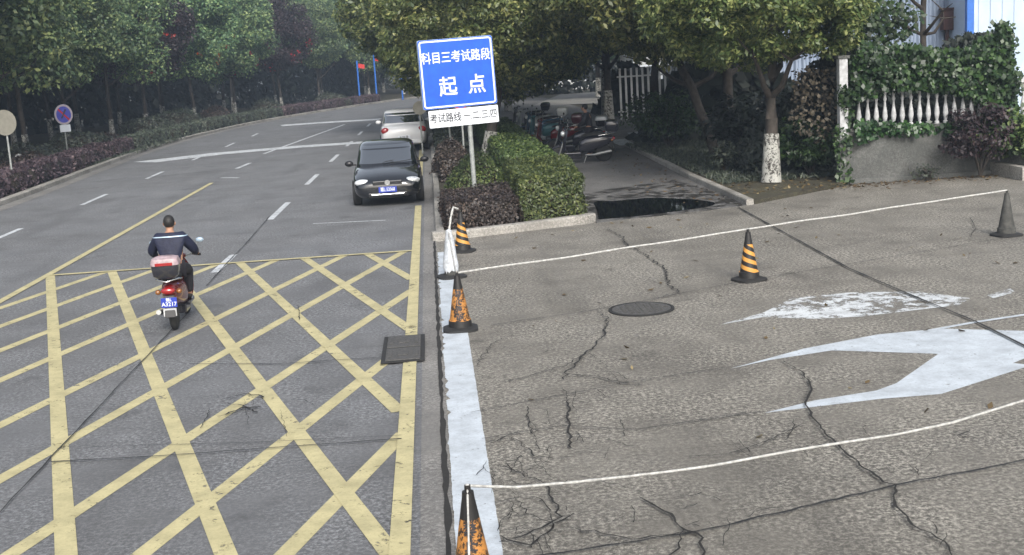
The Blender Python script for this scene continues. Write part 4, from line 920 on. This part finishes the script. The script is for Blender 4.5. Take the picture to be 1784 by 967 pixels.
# ------------------------------------------------------------------ scooters
print('scooters')
def scooter(label, x, y, rz, col, name='scooter', lean=0, group=None, topbox=True, boxmat=None, platetxt=None, accent=None, ridden=False, lidmat=None):
    t = thing(name, label, 'scooter', (x, y, 0), rz, group); t.rotation_euler[1] = lean
    m = col; acc = accent or MT['plastic']; RY = Matrix.Rotation(R_(90), 3, 'Y')
    for yy, nm in ((-.62, 'rear_wheel'), (.66, 'front_wheel')):
        b = B(); b.lathe([(.15, -.045), (.21, -.05), (.24, -.03), (.25, 0), (.24, .03), (.21, .05), (.15, .045)], 24, (0, yy, .25), RY); wo = mk(nm, b, MT['rubber'], t, smooth=50)
        b = B(); b.lathe([(.155, -.03), (.155, .03), (.03, .045), (.03, -.045)], 16, (0, yy, .25), RY)
        for k in range(5): b.box((0, yy, .25), (.03, .02, .29), 0, Matrix.Rotation(PI * k / 5, 3, 'X'))
        mk('rim', b, MT['alu'], wo, smooth=40)
    sec = lambda yy, w_, z0, z1: [(w_ * c, yy, (z0 + z1) / 2 + (z1 - z0) / 2 * s) for c, s in ((.55, -1), (.95, -.6), (1, 0), (.92, .6), (.6, 1), (-.6, 1), (-.92, .6), (-1, 0), (-.95, -.6), (-.55, -1))]
    b = B(); b.loft([sec(-.93, .05, .62, .7), sec(-.85, .11, .52, .76), sec(-.6, .17, .4, .79), (sec(-.25, .18, .32, .77)), sec(.0, .17, .28, .7), sec(.08, .15, .28, .6)]); mk('rear_body', b, m, t, smooth=60, sub=1)
    b = B(); b.box((0, .27, .29), (.34, .5, .07)); b.box((0, .27, .2), (.2, .5, .14)); mk('floorboard', b, acc, t, bevel=.02)
    b = B(); rr_ = []
    for z, yy, w_ in ((.26, .5, .15), (.4, .5, .2), (.6, .47, .23), (.8, .43, .21), (.92, .4, .15), (1.0, .38, .1)):
        rr_.append([(-w_, yy - .05, z), (-w_ * .6, yy + .05, z), (0, yy + .09, z), (w_ * .6, yy + .05, z), (w_, yy - .05, z), (w_ * .6, yy - .01, z), (0, yy + .02, z), (-w_ * .6, yy - .01, z)])
    b.loft(rr_); mk('front_shield', b, m, t, smooth=60, sub=1)
    b = B(); ell(b, (0, .52, .86), (.1, .07, .08)); mk('headlight', b, MT['lamp'], t, smooth=60)
    b = B(); fe = []
    for a in range(20, 165, 12): r_ = .285; fe.append([(-.07, .66 + (r_ - .03) * math.cos(R_(a)), .25 + (r_ - .03) * math.sin(R_(a))), (-.05, .66 + r_ * math.cos(R_(a)), .25 + r_ * math.sin(R_(a))), (.05, .66 + r_ * math.cos(R_(a)), .25 + r_ * math.sin(R_(a))), (.07, .66 + (r_ - .03) * math.cos(R_(a)), .25 + (r_ - .03) * math.sin(R_(a)))])
    b.loft(fe); mk('front_fender', b, m, t, smooth=60)
    b = B(); 
    for s_ in (-1, 1): b.tube([(s_ * .075, .66, .25), (s_ * .075, .56, .5), (s_ * .03, .5, .7)], .02, 8)
    mk('fork', b, MT['steel'], t, smooth=60)
    b = B(); b.tube([(-.34, .3, 1.02), (-.22, .36, 1.03), (-.08, .4, .99), (.08, .4, .99), (.22, .36, 1.03), (.34, .3, 1.02)], .013, 8); hb = mk('handlebar', b, MT['steel'], t, smooth=60)
    b = B(); ell(b, (0, .4, 1.0), (.13, .1, .06)); mk('dashboard', b, m, hb, smooth=60)
    for s_ in (-1, 1):
        b = B(); b.tube([(s_ * .24, .345, 1.03), (s_ * .37, .28, 1.015)], .021, 10); mk('grip', b, MT['rubber'], hb, smooth=60)
        b = B(); b.tube([(s_ * .2, .37, 1.04), (s_ * .34, .36, 1.22)], .008, 6); mk('mirror_stem', b, MT['steel'], hb)
        b = B(); ell(b, (s_ * .37, .36, 1.24), (.065, .025, .04)); mk('mirror', b, MT['boxside'] if ridden else MT['plastic'], hb, smooth=60)
    b = B(); b.loft([sec(-.72, .12, .76, .84), sec(-.55, .16, .77, .87), sec(-.3, .16, .77, .85), sec(-.05, .13, .75, .82), sec(.02, .1, .73, .78)]); mk('seat', b, MT['rubber'], t, smooth=60, sub=1)
    b = B(); b.tube([(.16, -.5, .78), (.17, -.85, .83), (.1, -.95, .83), (0, -.97, .80), (-.1, -.95, .83), (-.17, -.85, .83), (-.16, -.5, .78)], .014, 8); mk('grab_rail', b, MT['chrome'], t, smooth=60)
    b = B(); ell(b, (0, -.93, .66), (.11, .05, .055)); mk('tail_light', b, MT['taillamp'], t, smooth=60)
    for s_ in (-1, 1): b = B(); ell(b, (s_ * .16, -.88, .64), (.045, .04, .04)); mk('indicator', b, MT['amber'], t, smooth=60)
    b = B(); b.box((0, -.93, .42), (.16, .02, .34), 0, Matrix.Rotation(R_(-14), 3, 'X')); mk('mudguard', b, MT['plastic'], t, bevel=.008)
    if platetxt:
        b = B(); b.box((0, -.955, .485), (.24, .008, .15)); p = mk('number_plate', b, MT['plateblue'], t, bevel=.003); textmesh('plate_lettering', platetxt[0], .06, MT['signwhite'], p, (0, -.9605, .525), (R_(90), 0, 0), .01, .001); textmesh('plate_lettering', platetxt[1], .085, MT['signwhite'], p, (0, -.9605, .46), (R_(90), 0, 0), .012, .001)
        b = B(); b.box((0, -.95, .335), (.2, .006, .12)); mk('mudflap_plate', b, MT['balwhite'], t, bevel=.003)
    b = B(); b.tube([(-.13, -.1, .24), (-.17, -.35, .24), (-.19, -.5, .27), (-.19, -.85, .33)], [.02, .03, .045, .038], 12); mk('exhaust', b, MT['steel'], t, smooth=50)
    b = B(); b.tube([(-.1, -.15, .25), (-.2, -.05, .03)], .011, 6); mk('stand', b, MT['steel'], t) if not ridden else None
    if topbox:
        b = B(); rs = lambda w_, l_, z: [(x_, y_ - .88, z) for x_, y_ in frame_pts(w_, l_, .08, 4)]; b.loft([rs(.3, .26, .86), rs(.38, .34, .9), rs(.41, .37, 1.02), rs(.41, .37, 1.06)]); tb = mk('top_box', b, boxmat or MT['plastic'], t, smooth=40)
        b = B(); b.loft([rs(.43, .39, 1.063), rs(.43, .39, 1.09), rs(.38, .34, 1.16), rs(.25, .22, 1.185)]); mk('lid', b, lidmat or MT['plastic'], tb, smooth=40)
        if ridden: b = B(); b.box((0, -1.075, 1.085), (.26, .01, .045)); mk('reflector', b, MT['taillamp'], tb, bevel=.003)
    return t
MT['amber'] = mat('amber_lamp', (.22, .08, .015), .2, var=.1, coat=1)
MT['scred'] = mat('scooter_red', (.13, .008, .008), .25, 0, .1, 5, coat=.8); MT['scdark'] = mat('scooter_dark', (.02, .02, .028), .25, 0, .2, 5, coat=.8); MT['scblue'] = mat('scooter_blue', (.03, .09, .16), .28, 0, .15, 5, coat=.8); MT['scwhite'] = mat('scooter_white', (.55, .58, .6), .3, 0, .1, 5, coat=.6); MT['lidpink'] = mat('worn_pink_lid', (.4, .3, .32), .4, var=.5, vs=7); MT['scteal'] = mat('scooter_teal', (.05, .16, .18), .3, 0, .1, 5, coat=.6); MT['scplum'] = mat('scooter_plum', (.09, .02, .03), .25, 0, .1, 5, coat=.8)
RX_, RY_ = -3.65, 16.75
scooter('dark scooter with top box and blue rear number plate, ridden up the road', RX_, RY_, R_(3), MT['scred'], ridden=True, platetxt=('赣L', 'A3217'), boxmat=MT['scdark'], lidmat=MT['lidpink'], accent=MT['scdark']).scale = (.86, .86, .88)
pk = [
 ((4.4, 38.0), 82, 'scdark', 'large black scooter nearest the camera in the parked row by the hedge', True, 'scdark', 'scdark'),
 ((4.6, 41.3), 74, 'scdark', 'black scooter with a pale lidded top box, second in the parked row', True, 'scdark', 'scwhite'),
 ((4.15, 44.2), 70, 'scred', 'red scooter beside the standing person in the parked row', True, 'scplum', 'scplum'),
 ((4.15, 47.2), 66, 'scteal', 'teal scooter with white front leaning in the middle of the parked row', False, None, None),
 ((4.3, 50.6), 72, 'scblue', 'blue scooter with a white top box in the back half of the parked row', True, 'scwhite', 'scwhite'),
 ((4.15, 53.6), 68, 'scwhite', 'white scooter near the back of the parked row', False, None, None),
 ((4.2, 57), 75, 'scdark', 'dark scooter farthest back in the parked row under the branches', True, 'scdark', 'scdark'),
]
for (x, y), a, c, lb, tb, bm, lm in pk: scooter(lb, x + .32, y, R_(a), MT[c], lean=R_(-6), group='scooters parked along the path', topbox=tb, boxmat=MT[bm] if bm else None, lidmat=MT[lm] if lm else None, accent=MT['scdark'] if c != 'scteal' else MT['scwhite'], platetxt=None).scale = (1.1, 1.1, 1.1)

# ------------------------------------------------------------------ people
print('people')
def skinned(name, J, E, m, parent=None, sub=2, join=()):
    names = list(J); me = bpy.data.meshes.new(name); me.from_pydata([J[k][0] for k in names], [(names.index(a), names.index(c)) for a, c in E], []); me.update()
    o = bpy.data.objects.new(name, me); C.objects.link(o)
    md = o.modifiers.new('skin', 'SKIN'); md.use_smooth_shade = True
    for i, k in enumerate(names): me.skin_vertices[0].data[i].radius = (J[k][1], J[k][1] * (J[k][2] if len(J[k]) > 2 else 1)); me.skin_vertices[0].data[i].use_root = (i == 0)
    sm = o.modifiers.new('s', 'SUBSURF'); sm.levels = sub; sm.render_levels = sub
    dg = bpy.context.evaluated_depsgraph_get(); dg.update(); r = bpy.data.meshes.new_from_object(o.evaluated_get(dg)); bpy.data.objects.remove(o)
    vs = [tuple(v.co) for v in r.vertices]; fs = [tuple(p.vertices) for p in r.polygons]; bpy.data.meshes.remove(r)
    b = B(); b.add(vs, fs)
    for q in join: b.add(q.v, q.f)
    return mk(name, b, m, parent, smooth=180)
def hand(p, fwd, side, up, curl):
    """palm and five fingers as one B; fwd along palm, side towards the thumb"""
    p, fwd, side, up = Vector(p), Vector(fwd).normalized(), Vector(side).normalized(), Vector(up).normalized(); b = B()
    ell(b, tuple(p + fwd * .04), (.04, .045, .03), 12)
    for i, (off, l) in enumerate(((-.028, .055), (-.01, .07), (.009, .075), (.027, .065))):
        s = p + fwd * .06 + side * off; m1 = s + fwd * l * .45 + up * .004; m2 = m1 + fwd * l * .35 * (1 - curl) - up * l * .4 * curl; e = m2 - up * l * .35 * curl + fwd * l * .3 * (1 - 1.6 * curl); b.tube([s - fwd * .02, s, m1, m2, e], [.009, .0095, .009, .008, .006], 8)
    s = p + side * .03 + fwd * .02; b.tube([s - side * .01, s + side * .02 + fwd * .02, s + side * .028 + fwd * .045 - up * .02 * curl, s + side * .012 + fwd * .06 - up * .03 * curl], [.012, .012, .01, .007], 8)
    return b
def face(parent, c, fw, m):
    """small facial features on a head centred at c, looking along fw (unit, horizontal)"""
    c = Vector(c); f_ = Vector(fw).normalized(); s_ = Vector((-f_.y, f_.x, 0)); out = B()
    out.tube([c + f_ * .085 + Vector((0, 0, .02)), c + f_ * .112 + Vector((0, 0, -.02)), c + f_ * .09 + Vector((0, 0, -.03))], [.008, .015, .01], 8)
    for k in (-1, 1): ell(out, tuple(c + s_ * k * .083 + Vector((0, 0, -.005))), (.018, .018, .032), 10)
    return out
jm = NT('navy_jacket'); sp = jm.n('ShaderNodeSeparateXYZ'); jm.l(jm.co(), sp.inputs[0])
jm.l(jm.ramp(jm.noise(6, 4), [(.3, (.004, .006, .022, 1)), (.7, (.008, .012, .04, 1))]), jm.b.inputs['Base Color']); jm.b.inputs['Roughness'].default_value = .7; jm.bump(jm.noise(9, 3), .5, .03); MT['navy'] = jm.m
MT['trous'] = mat('dark_trousers', (.015, .014, .02), .8, var=.3, vs=8, bump=.3); MT['coat'] = mat('dark_coat', (.014, .014, .02), .8, var=.3, vs=8, bump=.3)
def person(label, x, y, rz, J, dirs, cloth, trous, stripe=None, parent_extra=None, z0=0):
    t = thing('person', label, 'person', (x, y, z0), rz)
    E = [('pelvis', 'waist'), ('waist', 'chest'), ('chest', 'nb'), ('nb', 'neck'), ('neck', 'head'), ('head', 'top')]
    for s in 'LR': E += [('chest', 'sh' + s), ('sh' + s, 'el' + s), ('el' + s, 'wr' + s), ('pelvis', 'hip' + s), ('hip' + s, 'kn' + s), ('kn' + s, 'an' + s), ('an' + s, 'toe' + s)]
    hands = [hand(J['wr' + s][0], *dirs[s]) for s in 'LR']; hc = Vector(J['head'][0]) + Vector((0, 0, .03))
    fb = face(t, hc, dirs['face'], None); ell(fb, tuple(hc), (.078, .095, .115), 16)
    skinned('body', J, E, MT['skin'], t, 2, hands + [fb])
    f_ = Vector(dirs['face']).normalized()
    b = B(); ell(b, tuple(hc - f_ * .018 + Vector((0, 0, .028))), (.09, .1, .108), 18); h_ = mk('hair', b, MT['hair'], t, smooth=60)
    b = B(); s_ = Vector((-f_.y, f_.x, 0))
    for k in (-1, 1): ell(b, tuple(hc + f_ * .088 + s_ * k * .03 + Vector((0, 0, .005))), (.012, .008, .008), 8)
    b.box(tuple(hc + f_ * .092 + Vector((0, 0, -.055))), (.045, .01, .008), math.atan2(-f_.x, f_.y)); mk('eyes_and_mouth', b, MT['ink'], t)
    g = lambda ks, d: {k: (J[k][0], J[k][1] + d, *(J[k][2:])) for k in ks}
    tk = ['pelvis', 'waist', 'chest', 'nb'] + [a + s for s in 'LR' for a in ('sh', 'el', 'wr')]; Jt = g(tk, .022)
    for s in 'LR':
        a, c = Vector(J['el' + s][0]), Vector(J['wr' + s][0]); Jt['wr' + s] = (tuple(a.lerp(c, .93)), J['wr' + s][1] + .014)
    Jt['nb'] = (J['nb'][0], J['nb'][1] + .004)
    jk = skinned('jacket', Jt, [e for e in E if e[0] in tk and e[1] in tk], cloth, t)
    lk = ['pelvis'] + [a + s for s in 'LR' for a in ('hip', 'kn', 'an')]; skinned('trousers', g(lk, .016), [e for e in E if e[0] in lk and e[1] in lk], trous, t)
    for s in 'LR':
        a, c = Vector(J['an' + s][0]), Vector(J['toe' + s][0]); skinned('shoe', {'a': (tuple(a + Vector((0, 0, -.01))), .052), 'b': (tuple(a + Vector((0, 0, -.055)) - (c - a).normalized() * .03), .045), 'c': (tuple(a.lerp(c, .6) + Vector((0, 0, -.02))), .045), 'd': (tuple(c + Vector((0, 0, -.008))), .035)}, [('a', 'b'), ('b', 'c'), ('c', 'd')], MT['rubber'], t)
    return t, jk
J = dict(pelvis=((0, -.3, .9), .155, .8), waist=((0, -.3, 1.06), .165, .8), chest=((0, -.24, 1.27), .175, .75), nb=((0, -.18, 1.43), .085), neck=((0, -.165, 1.49), .055), head=((0, -.14, 1.56), .07), top=((0, -.13, 1.66), .06))
for s, k in (('L', -1), ('R', 1)):
    J.update({'sh' + s: ((k * .19, -.2, 1.37), .085), 'el' + s: ((k * .33, -.08, 1.16), .058), 'wr' + s: ((k * .32, .2, 1.05), .035), 'hip' + s: ((k * .1, -.24, .9), .1), 'kn' + s: ((k * .17, .16, .82), .078), 'an' + s: ((k * .14, .2, .42), .05), 'toe' + s: ((k * .14, .36, .365), .035)})
dirs = {'L': ((0, 1, -.1), (1, 0, 0), (0, .1, 1), .6), 'R': ((0, 1, -.1), (-1, 0, 0), (0, .1, 1), .6), 'face': (0, 1, 0)}
t, jk = person('person in a navy jacket with a pale shoulder stripe, riding a scooter up the road', RX_, RY_, R_(3), J, dirs, MT['navy'], MT['trous'])
t.scale = (.86, .86, .88)
# pale stripe across the shoulders: faces of the jacket lifted off as a ribbon
import bmesh
bm = bmesh.new(); bm.from_mesh(jk.data); 
cut = lambda z: bmesh.ops.bisect_plane(bm, geom=bm.verts[:] + bm.edges[:] + bm.faces[:], plane_co=(0, 0, z), plane_no=(0, 0, 1))
cut(1.39); cut(1.405)
keep = [f for f in bm.faces if 1.39 < f.calc_center_median().z < 1.405]
bmesh.ops.delete(bm, geom=[f for f in bm.faces if f not in set(keep)], context='FACES')
for v in bm.verts: v.co += v.normal * .005
me = bpy.data.meshes.new('reflective_stripe'); bm.to_mesh(me); bm.free(); fin('reflective_stripe', me, MT['boxside'], jk)
J2 = dict(pelvis=((0, 0, .93), .13, .8), waist=((0, .01, 1.08), .125, .8), chest=((0, .06, 1.3), .145, .75), nb=((0, .11, 1.46), .08), neck=((0, .125, 1.52), .05), head=((0, .15, 1.59), .068), top=((0, .16, 1.68), .06))
for s, k in (('L', -1), ('R', 1)):
    J2.update({'sh' + s: ((k * .18, .07, 1.4), .07), 'el' + s: ((k * .25, .16, 1.13), .05), 'wr' + s: ((k * .17, .38, 1.02), .033), 'hip' + s: ((k * .09, 0, .9), .1), 'kn' + s: ((k * .1, .04, .5), .07), 'an' + s: ((k * .1, 0, .1), .05), 'toe' + s: ((k * .11, .16, .05), .035)})
person('person in a dark coat standing bent over the red scooter by the path', AY(1026, 200, 40)[0], 40.0, R_(70), J2, dirs, MT['coat'], MT['trous'])

# red blossoms in the far roadside crowns
for o in [q for q in bpy.data.objects if q.name.startswith('tree') and q.location.x < -8 and 75 < q.location.y < 112 and q.get('group', '').startswith('trees of the front')] + [q for q in bpy.data.objects if q.get('label', '').startswith('purple leaved tree')]:
    rr = np.random.default_rng(int(o.location.y)); d = rr.normal(size=(26, 3)); d /= np.linalg.norm(d, axis=1, keepdims=True); d[:, 2] = -np.abs(d[:, 2]) * .8; cs = d * np.array([3.2, 3.2, 3.3]) * rr.uniform(.9, 1.05, (26, 1)) + np.array([0, 0, 6.2])
    p = np.repeat(cs, 7, 0) + rr.normal(size=(182, 3)) * .12; V = leaf_arrays(p, rr.normal(size=(182, 3)), .14, .12, rr); fin('blossom', quadmesh('blossom', V), MT['redbloom'], o)

# ------------------------------------------------------------------ haze
HAZE = .0013
m = bpy.data.materials.new('haze'); m.use_nodes = True; n_ = m.node_tree; n_.nodes.remove(n_.nodes['Principled BSDF']); pv = n_.nodes.new('ShaderNodeVolumePrincipled'); pv.inputs['Color'].default_value = (.62, .76, .95, 1); pv.inputs['Density'].default_value = HAZE; pv.inputs['Anisotropy'].default_value = .2
n_.links.new(pv.outputs[0], n_.nodes['Material Output'].inputs['Volume'])
b = B(); b.box((0, 130, 9), (620, 420, 24)); o = mk('haze', b, m); o['kind'] = 'stuff'; tag(o, 'thin pale haze lying over the far road and trees', 'haze')
print('done', len(bpy.data.objects))
